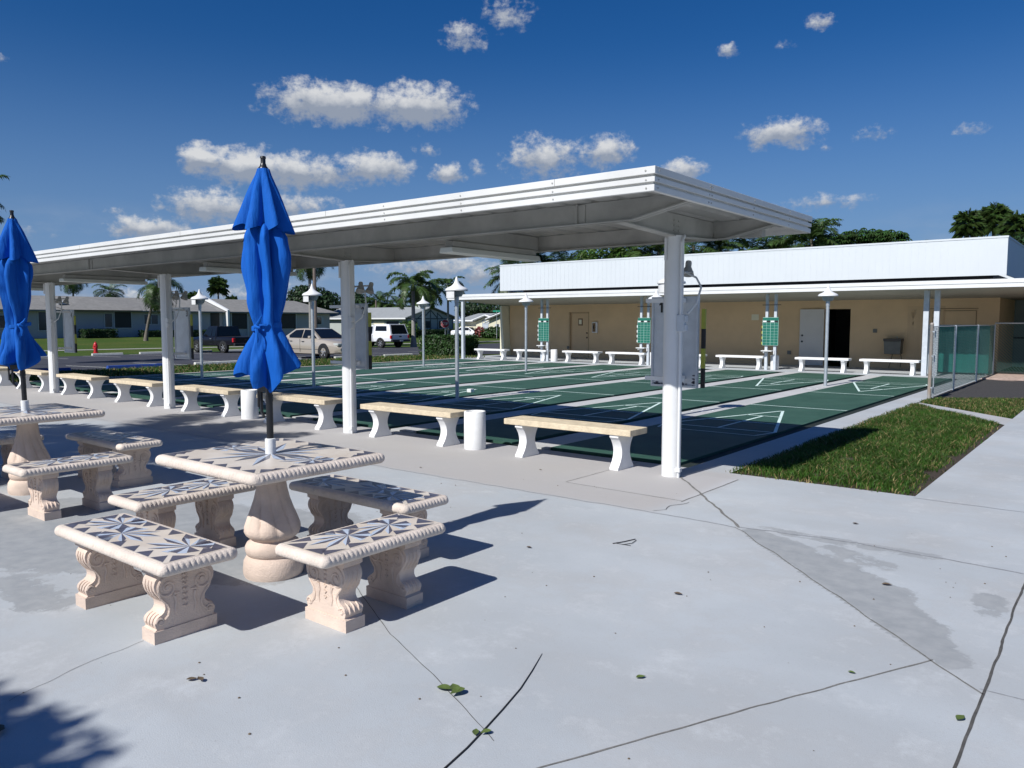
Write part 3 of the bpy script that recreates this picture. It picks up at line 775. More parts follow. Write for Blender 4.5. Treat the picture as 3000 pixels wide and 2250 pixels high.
umbrella('furled blue umbrella at the left edge, in the far left table', (-8.08, 2.86, 0), 11, 0.9, (math.radians(0.4), math.radians(-0.8)))

# ---------------------------------------------------------------- white concrete benches
def arc_leg():
    H = 0.385; pts = []
    n = 14
    for k in range(n+1):
        z = 0.03 + (H - 0.06)*k/n; u = 2*k/n - 1
        pts.append((0.085 + 0.075*abs(u)**1.9, z))
    right = [(0.165, 0.0), (0.165, 0.03)] + pts + [(0.168, H - 0.03), (0.168, H)]
    return right + [(-a, z) for a, z in reversed(right)]
def white_bench(label, loc, group, L=1.72, foot=1.30, seat=None, wd=0.37):
    t = empty('concrete_bench', label, 'bench', loc, 0, group)
    b = MB(); b.box(-L/2, L/2, -wd/2, wd/2, 0.385, 0.452); b.build('seat', seat or M['cream_seat'], t, bevel=0.006)
    for s in (-1, 1):
        b = MB(); b.prism(arc_leg(), 'x', s*foot/2 - 0.055, s*foot/2 + 0.055); b.build('leg', M['white_rough'], t, 0.5, bevel=0.004)
    return t
near = [(-4.97, 'cream topped bench nearest the camera, left of the end column'),
        (-7.56, 'cream topped bench just right of the column bearing number 2'),
        (-10.07, 'cream topped bench directly behind the pole of the nearest umbrella'),
        (-12.60, 'cream topped bench left of the cylinder bin that stands behind the nearest umbrella'),
        (-15.15, 'cream topped bench partly behind the left side of the column near the black pickup'),
        (-17.68, 'cream topped bench right beside the leftmost visible canopy column'),
        (-20.20, 'cream topped bench crossed by the pole of the left umbrella'),
        (-22.75, 'cream topped bench cut off by the left edge of the photo')]
wb = None
for i, (x, lab) in enumerate(near):
    loc = (x, 7.36, 0)
    if i == 0: wb = white_bench(lab, loc, 'cream topped benches along the near end of the courts')
    else: dup(wb, lab, loc, 0)
far = [(-21.25, 'white bench at the left end of the building terrace, beside the hedge'),
       (-19.40, 'white bench left of the leftmost green scoreboard'),
       (-16.93, 'white bench in front of the closed tan door'),
       (-14.92, 'white bench just left of the middle green scoreboard'),
       (-12.60, 'white bench mostly hidden behind the board numbered 1'),
       (-10.47, 'white bench just left of the right hand green scoreboard'),
       (-7.75, 'white bench in front of the open white door'),
       (-5.77, 'white bench under the grey drinking fountain')]
wf = None
for i, (x, lab) in enumerate(far):
    loc = (x, 25.72 if i > 0 else 25.35, 0)
    if i == 0: wf = white_bench(lab, loc, 'white benches along the building', 1.66, 1.30, M['white_rough'])
    else: dup(wf, lab, loc, 0)
# cylinder bins
def cyl_bin(label, loc):
    b = MB(); b.lathe([(0, 0), (0.135, 0), (0.138, 0.01), (0.136, 0.47), (0.132, 0.478), (0.115, 0.478), (0.112, 0.47), (0.110, 0.40), (0, 0.39)], 36)
    o = b.build('bin', M['white_rough'], None, 0.6); o.location = loc
    return tag(o, label, 'bin', 'white cylinder bins')
bn = cyl_bin('white concrete cylinder bin between the two nearest cream benches', (-6.45, 7.36, 0))
for x, y, lab in ((-11.40, 7.36, 'white concrete cylinder bin left of the nearest umbrella pole'),
                  (-18.30, 25.75, 'white cylinder bin right of the leftmost green scoreboard posts'),
                  (-13.80, 25.75, 'white cylinder bin peeping out left of the board numbered 1'),
                  (-9.38, 25.95, 'white cylinder bin between the posts of the right hand green scoreboard')):
    dup(bn, lab, (x, y, 0))

# ---------------------------------------------------------------- canopy over the near end
CX = [-3.71, -8.83, -13.95, -19.05, -24.2, -29.3]
XE, XW = -2.97, -33.0; YN, YF = 5.50, 9.22
can = empty('shade_canopy', 'long low white flat roofed canopy on round white columns along the benches', 'canopy', (0, 0, 0))
b = MB()
zs = [(2.800, 2.742), (2.722, 2.682), (2.662, 2.612)]
for z1, z0 in zs:         # three stepped fascia bands
    o = {2.800: 0.022, 2.722: 0.016, 2.662: 0.010}[z1]
    b.box(XW, XE + o, YN - o, YN + 0.03, z0, z1); b.box(XW, XE + o, YF - 0.03, YF + o, z0, z1)
    b.box(XE - 0.03, XE + o, YN + 0.03, YF - 0.03, z0, z1)
b.box(XW, XE - 0.012, YN + 0.012, YN + 0.028, 2.625, 2.79); b.box(XW, XE - 0.012, YF - 0.028, YF - 0.012, 2.625, 2.79)
b.box(XE - 0.028, XE - 0.012, YN + 0.03, YF - 0.03, 2.625, 2.79)
b.build('fascia', M['canopy_white'], can, bevel=0.003)
b = MB(); x = XW; n = 0     # corrugated deck, ribs run front to back
rows = [[], []]
while x < XE - 0.03:
    for dx, z in ((0, 2.70), (0.20, 2.70), (0.225, 2.728), (0.275, 2.728)):
        rows[0].append((min(x + dx, XE - 0.03), YN + 0.03, z)); rows[1].append((min(x + dx, XE - 0.03), YF - 0.03, z))
    x += 0.30
b.grid(rows)
b.box(XW, XE - 0.03, YN + 0.03, YF - 0.03, 2.76, 2.78)
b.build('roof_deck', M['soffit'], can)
for y, nm in ((6.22, 'front'), (8.25, 'back')):
    b = MB()
    zt, zb = 2.695, 2.50
    web = [(XW, zb), (-3.55, zb), (XE - 0.03, 2.615), (XE - 0.03, zt), (XW, zt)]
    b.prism(web, 'y', y - 0.012, y + 0.012)
    b.prism([(XW, zb), (-3.55, zb), (XE - 0.03, 2.615), (XE - 0.03, 2.627), (-3.553, zb + 0.012), (XW, zb + 0.012)], 'y', y - 0.05, y + 0.05)
    for cx in CX: b.box(cx - 0.50, cx - 0.35, y - 0.022, y - 0.012, zb + 0.02, zt - 0.01); b.box(cx - 0.435, cx - 0.425, y - 0.05, y - 0.022, zb + 0.015, zt)
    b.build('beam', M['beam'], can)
for i, cx in enumerate(CX):
    b = MB(); b.lathe([(0, 0), (0.098, 0), (0.098, 2.47), (0, 2.47)], 40, (cx, 7.33, 0)); b.build('column', M['white'], can, 0.6)
    b = MB()          # cross arm from column head to both beams
    for s, yb in ((-1, 6.22), (1, 8.25)):
        y0 = 7.33
        b.prism([(y0, 2.46), (yb, 2.505), (yb, 2.69), (y0, 2.69)], 'x', cx - 0.012, cx + 0.012)
        b.prism([(y0, 2.455), (yb, 2.498), (yb, 2.51), (y0, 2.467)], 'x', cx - 0.055, cx + 0.055)
    for dy in (-0.05, 0.05):
        for dz in (2.52, 2.57, 2.62): b.tube([(cx + 0.012, 7.33 + dy, dz), (cx + 0.022, 7.33 + dy, dz)], 0.008, 6)
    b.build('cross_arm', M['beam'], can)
    b = MB(); b.tube([(cx + 0.112, 7.27, 0.0), (cx + 0.112, 7.27, 2.40), (cx + 0.11, 7.33, 2.47)], 0.015, 8); b.box(cx + 0.085, cx + 0.14, 7.245, 7.295, 0.06, 0.10)
    b.build('conduit', M['white'], can, 0.6)
    b = MB(); b.box(cx - 0.055, cx - 0.035, 7.215, 7.235, 2.22, 2.44); b.build('bracket', M['white'], can)
for i in range(5):     # middle cross members
    xm = (CX[i] + CX[i+1])/2 + 0.15
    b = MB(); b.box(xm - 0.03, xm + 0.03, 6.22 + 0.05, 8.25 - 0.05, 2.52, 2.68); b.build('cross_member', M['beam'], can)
b = MB(); b.tube([(-6.0, 8.42, 2.555), (-5.3, 8.42, 2.53), (-4.7, 8.42, 2.56), (-3.5, 8.42, 2.57), (-3.3, 8.42, 2.57)], 0.018, 8); b.box(-4.9, -4.72, 8.37, 8.47, 2.52, 2.60); b.box(-3.45, -3.2, 8.36, 8.47, 2.52, 2.60)
b.build('conduit', M['beam'], can)

for xs_ in (-3.9, -6.95, -10.0, -13.05, -16.1):     # sheet joints along the fascia
    MB().box(xs_, xs_ + 0.006, YN - 0.0235, YN - 0.020, 2.742, 2.80).build('sheet_joint', M['soffit'], can)
MB().box(XE + 0.020, XE + 0.0235, 6.50, 6.506, 2.742, 2.80).build('sheet_joint', M['soffit'], can)
for z, o in ((2.77, 0.022), (2.70, 0.016), (2.637, 0.010)):
    for dx in (0.06, 0.95, 2.0, 3.05): MB().lathe([(0, -0.006), (0.008, -0.004), (0.008, 0.0)], 8, (XE - dx, YN - o, z), axis='y').build('screw', M['beam'], can)
    for y in (5.55, 6.48, 6.53, 7.5, 8.5): MB().lathe([(0, 0.006), (0.008, 0.004), (0.008, 0.0)], 8, (XE + o, y, z), axis='x').build('screw', M['beam'], can)
# strip lights
fl = None
FL = ['pale strip light under the canopy between the end column and column 2', 'pale strip light under the canopy behind the nearest umbrella', 'pale strip light under the canopy, third from the right end', 'pale strip light under the canopy, just right of the left umbrella', 'pale strip light under the canopy, hidden behind the left umbrella']
for i in range(5):
    xm = (CX[i] + CX[i+1])/2 + 0.15
    if i == 0:
        fl = empty('strip_light', FL[0], 'light', (xm, 0, 0), 0, 'strip lights under the canopy')
        b = MB(); b.box(-0.06, 0.06, 6.55, 8.12, 2.44, 2.515); b.build('housing', M['soffit'], fl, bevel=0.01)
        b = MB(); b.prism([(-0.11, 2.375), (0.11, 2.375), (0.09, 2.44), (-0.09, 2.44)], 'y', 6.50, 8.16); b.build('diffuser', mat('diffuser_plastic', (0.66, 0.68, 0.64), 0.4, 0.05, 3), fl, bevel=0.01)
    else: dup(fl, FL[i], (xm, 0, 0))
b = MB(); 
for (xm, x2) in ((-11.25, -11.9), (-16.35, -17.2)):
    b.tube([(xm, 8.15, 2.47), (xm - 0.25, 8.28, 2.42), (x2, 8.33, 2.49)], 0.008, 6)
b.build('cable', M['trim_black'], can)

# ---------------------------------------------------------------- boards with numbers on the columns, floodlights
def digit(n, x, z, y, h, w, b, mi=0):
    t = h*0.17
    if n == 1:
        b.box(x - t*0.2, x + t*1.0, y - 0.004, y, z, z + h, mi); b.prism([(x - t*1.3, z + h*0.80), (x - t*0.2, z + h), (x - t*0.2, z + h*0.78), (x - t*1.0, z + h*0.68)], 'y', y - 0.004, y, mi)
    elif n == 2:
        P = [(x - w/2, z + h*0.74), (x - w/2, z + h*0.90), (x - w*0.25, z + h*0.97), (x + w*0.2, z + h*0.97), (x + w*0.42, z + h*0.85), (x + w*0.42, z + h*0.66), (x - w*0.40, z + h*0.10), (x + w*0.5, z + h*0.08)]
        b.tube([(p[0], y, p[1]) for p in P], t*0.5, 4, mi)
    elif n == 3:
        P = [(x - w/2, z + h*0.92), (x + w*0.4, z + h*0.92), (x + w*0.4, z + h*0.55), (x - w*0.2, z + h*0.52), (x + w*0.4, z + h*0.49), (x + w*0.4, z + h*0.08), (x - w/2, z + h*0.08)]
        b.tube([(p[0], y, p[1]) for p in P], t*0.5, 4, mi)
    else:
        P = [(x + w*0.25, z), (x + w*0.25, z + h*0.95), (x - w*0.5, z + h*0.35), (x + w*0.5, z + h*0.35)]
        b.tube([(p[0], y, p[1]) for p in P], t*0.5, 4, mi)
BL = ['grey board numbered 1 fixed behind the end column, striped pole on its right', 'grey board numbered 2 fixed behind the column right of the nearest umbrella', 'pale board numbered 3 on the column near the black pickup', 'pale board numbered 4 on the leftmost visible column']
XB = [(-4.18, -3.63), (-9.46, -8.92), (-14.45, -13.92), (-19.45, -18.95)]
# left columns carry the number nearest the photo's left as 4
for i in range(4):
    x0, x1 = XB[i]; y = 7.75
    t = empty('number_board', BL[i], 'board', (0, 0, 0), 0, 'numbered boards on the canopy columns')
    b = MB(); b.box(x0 + 0.015, x1 - 0.015, y, y + 0.02, 0.905, 1.855); b.build('panel', M['grey_paint'], t)
    b = MB()
    b.box(x0, x0 + 0.022, y - 0.016, y + 0.03, 0.89, 1.87); b.box(x1 - 0.022, x1, y - 0.016, y + 0.03, 0.89, 1.87)
    b.box(x0 + 0.022, x1 - 0.022, y - 0.016, y + 0.03, 0.89, 0.912); b.box(x0 + 0.022, x1 - 0.022, y - 0.016, y + 0.03, 1.848, 1.87)
    b.build('frame', M['grey_paint'], t)
    for z in (1.80, 0.98):
        xr = max(x1 - 0.10, CX[i] + 0.06)
        b = MB(); b.box(min(CX[i] - 0.15, x0 + 0.1), xr, 7.42, 7.48, z, z + 0.042); b.box(x1 - 0.20, x1 - 0.14, 7.47, y - 0.002, z + 0.001, z + 0.041); b.build('bracket', M['white'], t)
    b = MB(); digit(i + 1, x0 + 0.11 if i == 0 else x1 - 0.075, 1.70, y - 0.001, 0.11, 0.045, b); b.build('number', M['black'], t)
    xp = x1 + 0.055
    b = MB()
    for k in range(4): b.box(xp - 0.020, xp + 0.020, y + 0.0, y + 0.03, 0.895 + 0.21*k, 0.895 + 0.21*(k+1), 1 if k % 2 else 0)
    b.build('striped_pole', [M['black'], M['yellow']], t)
    if i == 0:
        b = MB()     # flaked paint along the bottom edge
        R = random.Random(4)
        for k in range(16):
            px_ = R.choice([R.uniform(x0 + 0.03, x0 + 0.16), R.uniform(x1 - 0.2, x1 - 0.03), R.uniform(x1 - 0.06, x1 - 0.03)]); pz = 0.915 + abs(R.gauss(0, 0.018)) + (R.uniform(0, 0.14) if px_ > x1 - 0.05 else 0)
            n = 7; rr = R.uniform(0.006, 0.022)
            b.prism([(px_ + rr*1.6*cos(2*PI*q/n)*R.uniform(0.5, 1.2), pz + rr*0.7*sin(2*PI*q/n)*R.uniform(0.5, 1.2)) for q in range(n)], 'y', y - 0.0006, y + 0.002)
        b.build('paint_flake', mat('flaked_paint', (0.09, 0.09, 0.12), 0.8, 0.3, 20), t)
FLB = ['pair of bell shaped floodlights behind the end column with number 1 board', 'pair of bell shaped floodlights behind the column with number 2 board', 'pair of bell shaped floodlights on the column near the black pickup', 'pair of bell shaped floodlights on the leftmost visible column']
for i in range(4):
    cx = CX[i]
    t = empty('floodlight', FLB[i], 'light', (cx, 7.33, 0), 0, 'floodlights on the canopy columns')
    b = MB(); b.box(0.075, 0.155, -0.075, -0.02, 1.50, 1.67); b.box(0.155, 0.175, -0.07, -0.025, 1.60, 1.66); b.box(0.155, 0.175, -0.07, -0.025, 1.51, 1.57); b.build('switch_box', M['grey_paint'] if i == 0 else M['canopy_white'], t, bevel=0.004)
    for s, (ax, ay) in enumerate(((0.10, 0.16), (0.17, 0.30))):
        b = MB(); pr = [(0.0, 0.0), (0.045, 0.0), (0.052, -0.03), (0.05, -0.10), (0.062, -0.125), (0.095, -0.20), (0.105, -0.235), (0.098, -0.237), (0.05, -0.13), (0.0, -0.12)]
        b.lathe(pr, 20)
        o = b.build('lamp_head', M['soffit'], t, 0.7); o.location = (ax if i else ax - 0.155, ay, 2.16 if i else 2.23); o.scale = (0.64, 0.64, 0.64); o.rotation_euler = (math.radians(-22), math.radians(-20 + 14*s), 0)
    b = MB(); b.tube([(0.0, 0.09, 2.10), (0.05 if i == 0 else 0.10, 0.16, 2.11), (0.06 if i == 0 else 0.17, 0.30, 2.12)], 0.012, 8); b.build('arm', M['canopy_white'], t, 0.6)
    b = MB(); b.tube([(0.05, 0.16, 2.11), (0.17, 0.16, 2.05), (0.245, 0.12, 1.95), (0.22, 0.06, 1.78), (0.17, -0.03, 1.68)] if i == 0 else [(0.12, 0.18, 2.10), (0.19, 0.16, 2.0), (0.25, 0.12, 1.85), (0.24, 0.05, 1.66), (0.17, -0.03, 1.58)], 0.011, 8); b.build('cable', M['canopy_white'], t, 0.6)

# ---------------------------------------------------------------- lamp posts
def lamp(label, loc, skirt, ang=0.0):
    t = empty('lamp_post', label, 'lamp post', loc, 0, 'white pagoda lamps on the courts')
    b = MB(); b.lathe([(0, 0), (0.040, 0), (0.040, 1.98), (0.048, 1.99), (0.048, 2.20), (0, 2.20)], 20); b.build('post', M['galv'], t, 0.6)
    b = MB(); b.lathe([(0.232, 2.225), (0.234, 2.245), (0.226, 2.262), (0.195, 2.285), (0.150, 2.305), (0.105, 2.33), (0.072, 2.36), (0.050, 2.395), (0.034, 2.44), (0.024, 2.475), (0.017, 2.495), (0.013, 2.512), (0, 2.516)], 36)
    b.lathe([(0.226, 2.228), (0.0, 2.24)], 36); b.build('shade', M['white'], t, 0.8)
    b = MB(); b.lathe([(0, 2.10), (0.10, 2.11), (0.13, 2.16), (0.15, 2.226)], 24); b.build('globe', mat_globe, t, 0.8)
    if skirt:
        b = MB()
        for r in (0.208, 0.212):
            b.lathe([(r, 2.075), (r, 2.226)], 24, a0=PI*0.72 + ang, a1=PI*1.66 + ang)
        b.build('light_shield', M['white'], t, 0.8)
    return t
mat_globe = mat('lamp_globe', (0.30, 0.32, 0.33), 0.4, 0.1, 5)
lp_n = lamp('shielded pagoda lamp, tallest in view, right of the foxtail palm', (-10.82, 11.8, 0), True)
for x, lab in ((-15.53, 'shielded pagoda lamp in front of the gold sedan'), (-20.60, 'shielded pagoda lamp in front of the black pickup'), (-6.02, 'shielded pagoda lamp hidden behind the end column, only its shade showing')):
    dup(lp_n, lab, (x, 11.8, 0))
lp_f = lamp('unshielded pagoda lamp on the right, in front of the open white door', (-5.93, 19.95, 0), False)
for x, lab in ((-15.21, 'unshielded pagoda lamp left of the leftmost green scoreboard'), (-10.58, 'unshielded pagoda lamp whose shade peeps out left of board 1'), (-19.82, 'unshielded pagoda lamp in front of the stop sign house')):
    dup(lp_f, lab, (x, 19.85, 0))

# ---------------------------------------------------------------- recreation building
bld = empty('recreation_building', 'tan building with white flat roof edge and tall white ribbed parapet behind the courts', 'building', (0, 0, 0))
WY = 29.1
b = MB()   # wall with a door opening
b.box(-23.27, -19.86, WY, WY + 0.2, 0, 2.54); b.box(-18.80, -8.74, WY, WY + 0.2, 0, 2.54); b.box(-7.86, -3.37, WY, WY + 0.2, 0, 2.54)
b.box(-19.86, -18.80, WY, WY + 0.2, 2.03, 2.54); b.box(-8.74, -7.86, WY, WY + 0.2, 2.05, 2.54)
b.box(-3.57, -3.37, WY + 0.2, WY + 6, 0, 2.54)
b.box(-23.27, -23.07, WY + 0.2, WY + 8, 0, 2.54)
b.build('wall', M['tan_wall'], bld)
b = MB(); b.prism([(-23.46, 0), (-23.20, 0), (-23.38, 2.35), (-23.46, 2.35)], 'y', 28.6, WY + 0.15); b.build('end_fin', M['fin_cream'], bld)
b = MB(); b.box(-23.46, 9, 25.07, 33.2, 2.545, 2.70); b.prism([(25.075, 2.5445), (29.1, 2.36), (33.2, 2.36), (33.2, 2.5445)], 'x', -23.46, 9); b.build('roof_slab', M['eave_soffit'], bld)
b = MB()
b.box(-23.48, 9, 25.02, 25.07, 2.655, 2.765); b.box(-23.47, 9, 25.035, 25.07, 2.54, 2.652)
b.box(-23.52, -23.47, 25.02, 33.2, 2.655, 2.765); b.box(-23.50, -23.47, 25.035, 33.2, 2.54, 2.652)
b.build('fascia', M['white'], bld)
b = MB(); b.box(-23.46, 9, 25.07, 33.2, 2.70, 2.74); b.build('roof_cover', M['house_dark'], bld)
b = MB()   # ribbed parapet
PY = 27.0; zb, zt = 2.965, 4.05
n = 0; x = -22.15
while x < -3.02:
    x2 = min(x + 0.205, -3.0)
    b.box(x, x2 - 0.012, PY, PY + 0.03, zb, zt); b.box(x2 - 0.012, x2, PY + 0.006, PY + 0.03, zb, zt); x = x2
y = PY + 0.03
while y < 35:
    b.box(-3.03, -3.0, y, y + 0.19, zb, zt); b.box(-3.03, -3.008, y + 0.19, y + 0.205, zb, zt); y += 0.205
b.box(-22.15, -22.12, PY + 0.03, 35, zb, zt); b.box(-22.12, -3.03, 35, 35.03, zb, zt)
b.box(-22.16, -2.985, PY - 0.012, PY + 0.06, zt, zt + 0.055); b.box(-3.06, -2.985, PY + 0.06, 35.05, zt, zt + 0.055); b.box(-22.16, -22.09, PY + 0.06, 35.05, zt, zt + 0.055)
b.build('parapet', M['parapet'], bld)
b = MB(); b.box(-21.3, -3.4, 27.6, 34.5, 2.74, 3.05); b.build('roof_curb', M['house_dark'], bld)
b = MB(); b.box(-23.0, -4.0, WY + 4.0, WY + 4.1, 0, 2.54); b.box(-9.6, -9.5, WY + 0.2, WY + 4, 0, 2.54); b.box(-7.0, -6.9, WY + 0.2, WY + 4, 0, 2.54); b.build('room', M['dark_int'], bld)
# doors
d = MB(); d.box(-19.78, -18.86, WY + 0.05, WY + 0.09, 0.01, 1.97); door = d.build('door', M['tan_dark'], bld)
b = MB(); b.box(-19.86, -19.78, WY - 0.02, WY + 0.15, 0, 2.03); b.box(-18.86, -18.80, WY + 0.02, WY + 0.15, 0, 2.03); b.box(-19.78, -18.86, WY + 0.0, WY + 0.15, 1.975, 2.03)
b.build('frame', mat('door_frame_tan', (0.42, 0.29, 0.16), 0.6, 0.06, 3), door)
b = MB(); b.box(-19.40, -19.17, WY + 0.03, WY + 0.05, 1.43, 1.74); b.build('notice_frame', M['trim_brown'], door)
b = MB(); b.box(-19.355, -19.215, WY + 0.024, WY + 0.03, 1.49, 1.69); b.build('notice', M['fin_cream'], door)
b = MB()
for z in (1.10, 0.90): b.lathe([(0, 0), (0.03, -0.01), (0.034, -0.03), (0.02, -0.045), (0, -0.05)], 12, (-18.93, WY + 0.05, z), axis='y')
b.build('knob', M['trim_black'], door, 0.8)
d = MB(); d.box(-9.60, -8.745, WY - 0.075, WY - 0.035, 0.02, 2.05); dr = d.build('door', mat('white_door', (0.62, 0.60, 0.57), 0.5, 0.04, 2), bld); dr['label'] = 'white door swung open flat against the wall'
b = MB()
for z in (1.10, 0.88): b.lathe([(0, 0), (0.032, -0.01), (0.034, -0.03), (0, -0.045)], 12, (-9.50, WY - 0.075, z), axis='y')
b.build('knob', M['trim_black'], dr, 0.8)
b = MB(); b.box(-6.02, -4.9, WY - 0.012, WY, 0.0, 2.12); dd = b.build('door', M['tan_dark'], bld)
b = MB(); b.box(-5.02, -4.94, WY - 0.03, WY - 0.012, 0, 2.0) ; b.build('frame', M['tan_dark'], dd)
b = MB()    # double door outline right of the posts
for (x0, x1, z0, z1) in ((-5.35, -3.95, 2.02, 2.04), (-5.25, -4.0, 1.95, 1.965), (-5.26, -5.245, 0.05, 1.95), (-4.01, -3.995, 0.05, 1.95)): b.box(x0, x1, WY - 0.016, WY - 0.003, z0, z1)
b.build('door_outline', M['trim_brown'], bld)
b = MB()
for x in (-6.42, -6.22, -6.02): MB().box(x, x + 0.13, WY - 0.02, WY + 0.01, 2.36, 2.47).build('vent', M['house_dark'], bld)
b = MB()
for x, z in ((-7.10, 1.22), (-10.05, 0.40), (-19.95, 0.38)): b.box(x, x + 0.13, WY - 0.035, WY, z, z + 0.13)
b.build('outlet', M['fountain'], bld)
b = MB(); b.box(-11.45, -11.17, WY - 0.01, WY, 1.66, 1.88); b.build('notice', M['fin_cream'], bld)
b = MB()
b.box(-5.92, -5.76, WY - 0.012, WY, 1.985, 2.0); 
for x in (-5.90, -5.855, -5.81): b.box(x, x + 0.016, WY - 0.012, WY, 1.83, 1.93)
b.box(-5.91, -5.78, WY - 0.012, WY, 1.80, 1.812); b.box(-5.87, -5.84, WY - 0.012, WY, 1.72, 1.78); b.box(-5.86, -5.835, WY - 0.012, WY, 1.50, 1.60)
b.build('reflection_slits', M['fin_cream'], bld)  # pale strips imitate slits of reflected light on the wall
# twin steel posts at the right and the post at the left corner
b = MB(); b.box(-4.90, -4.76, 25.70, 25.84, 0, 2.54); b.build('post', M['grey_paint'], bld)
b = MB(); b.box(-4.62, -4.48, 25.70, 25.84, 0, 2.54); b.build('post', M['grey_paint'], bld)
b = MB(); b.box(-22.78, -22.66, 25.12, 25.24, 0, 2.54); b.build('post', M['grey_paint'], bld)
# recessed right part
b = MB(); b.box(-3.36, 9, 33.0, 33.1, 0, 2.54); b.build('screen_wall', M['screen_grey'], bld)
b = MB()
for x in (-2.4, -1.3, -0.2, 1.0): b.box(x, x + 0.05, 32.94, 33.0, 0, 2.54)
b.box(-3.36, 9, 32.95, 33.0, 1.0, 1.06); b.build('screen_frame', M['trim_black'], bld)

# wall phone, drinking fountain
t = empty('wall_phone', 'small white cabinet with dark front on the wall beside the tan door', 'phone', (-18.46, WY, 1.12), 0)
b = MB(); b.box(-0.13, 0.13, -0.10, 0, 0, 0.46); b.build('cabinet', M['white'], t, bevel=0.008)
b = MB(); b.box(-0.10, 0.06, -0.106, -0.10, 0.04, 0.42); b.build('front', M['trim_brown'], t)
b = MB(); b.tube([(-0.02, -0.115, 0.33), (-0.04, -0.13, 0.25), (-0.03, -0.115, 0.17)], 0.02, 8); b.tube([(0.1, -0.06, 0.05), (0.12, -0.05, -0.03)], 0.012, 6); b.build('handset', M['black'], t, 0.7)
t = empty('drinking_fountain', 'grey wall mounted drinking fountain above the right end bench', 'fountain', (-6.39, WY, 0.5), 0)
b = MB(); b.prism([(-0.245, 0.0), (0.245, 0.0), (0.275, 0.44), (-0.275, 0.44)], 'y', -0.36, 0); b.build('body', M['fountain'], t, bevel=0.012)
b = MB(); b.box(-0.285, 0.285, -0.40, 0, 0.442, 0.53); b.build('basin', mat('fountain_top', (0.06, 0.05, 0.04), 0.35, 0.2, 6), t, bevel=0.015)
b = MB(); b.tube([(0.12, -0.2, 0.53), (0.12, -0.22, 0.585), (0.08, -0.24, 0.59)], 0.012, 8); b.build('spout', M['galv'], t, 0.7)
b = MB(); b.tube([(-0.05, -0.05, 0.0), (-0.1, -0.03, -0.25), (-0.16, -0.03, -0.48)], 0.008, 6); b.tube([(0.2, -0.05, 0.0), (0.24, -0.03, -0.15), (0.2, -0.03, -0.45)], 0.008, 6); b.build('pipe', M['trim_black'], t, 0.7)
# table inside the dark room
t = empty('table', 'white table standing inside the dark open doorway', 'table', (-7.6, 31.2, 0))
b = MB(); b.box(-0.6, 0.6, -0.35, 0.35, 0.70, 0.74); b.build('tabletop', M['white'], t)
for sx in (-1, 1):
    b = MB(); b.box(sx*0.5 - 0.03, sx*0.5 + 0.03, -0.28, 0.28, 0.0, 0.70); b.build('leg', M['white'], t)

# ---------------------------------------------------------------- green scoreboards
def scoreboard(label, loc, stripe):
    t = empty('scoreboard', label, 'scoreboard', loc, 0, 'green scoreboards in front of the building')
    for x in (-0.155, 0.135):
        b = MB(); b.box(x - 0.045, x + 0.045, 0.05, 0.13, 0, 2.544); b.build('post', M['grey_paint'], t)
    b = MB(); b.box(-0.26, 0.26, 0.0, 0.03, 0.82, 1.745); b.build('board', M['green_board'], t)
    b = MB()
    for z in [0.82 + 0.0925*k for k in range(9)]: b.box(-0.26, 0.26, -0.006, 0.0, z - 0.003, z + 0.003)
    b.box(-0.26, 0.26, -0.006, 0.0, 1.735, 1.745)
    for i, x in enumerate((-0.26, -0.13, 0.0, 0.13, 0.26)):
        w = 0.005 if i in (0, 2, 4) else 0.003; b.box(x - w, x + w, -0.009, -0.003, 0.82, 1.66)
    b.build('grid_line', M['board_line'], t)
    b = MB()
    for i in range(4): b.box(-0.25 + 0.13*i, -0.14 + 0.13*i, -0.012, -0.002, 1.585, 1.635, i % 2)
    b.build('header_strip', [M['sign_white'], M['black']], t)
    b = MB()
    for k in range(8): b.box(-0.30, -0.265, 0.0, 0.03, 0.84 + 0.09*k, 0.84 + 0.09*(k+1), (k + 1) % 2)
    b.build('striped_pole', [M['black'], stripe], t)
    b = MB(); b.box(-0.26, 0.10, -0.14, 0.05, 0.62, 0.65); b.box(-0.20, -0.17, -0.10, 0.05, 0.56, 0.62); b.box(0.11, 0.14, 0.0, 0.05, 0.52, 0.64); b.build('shelf', M['white'], t)
    b = MB(); b.box(-0.30, 0.32, 0.03, 0.05, 2.145, 2.165); b.build('rail', M['trim_black'], t)
    return t
sb = scoreboard('green gridded scoreboard on twin posts at the right, near the open door', (-9.43, 25.62, 0), M['yellow'])
for x, lab in ((-14.15, 'green gridded scoreboard on twin posts just left of the board numbered 1'), (-18.73, 'leftmost green gridded scoreboard on twin posts, left of the closed tan door')):
    c = dup(sb, lab, (x, 25.62, 0))
    for ch in c.children:
        if ch.name.startswith('striped_pole'):
            ch.data = ch.data.copy(); ch.data.materials[1] = M['sign_white']

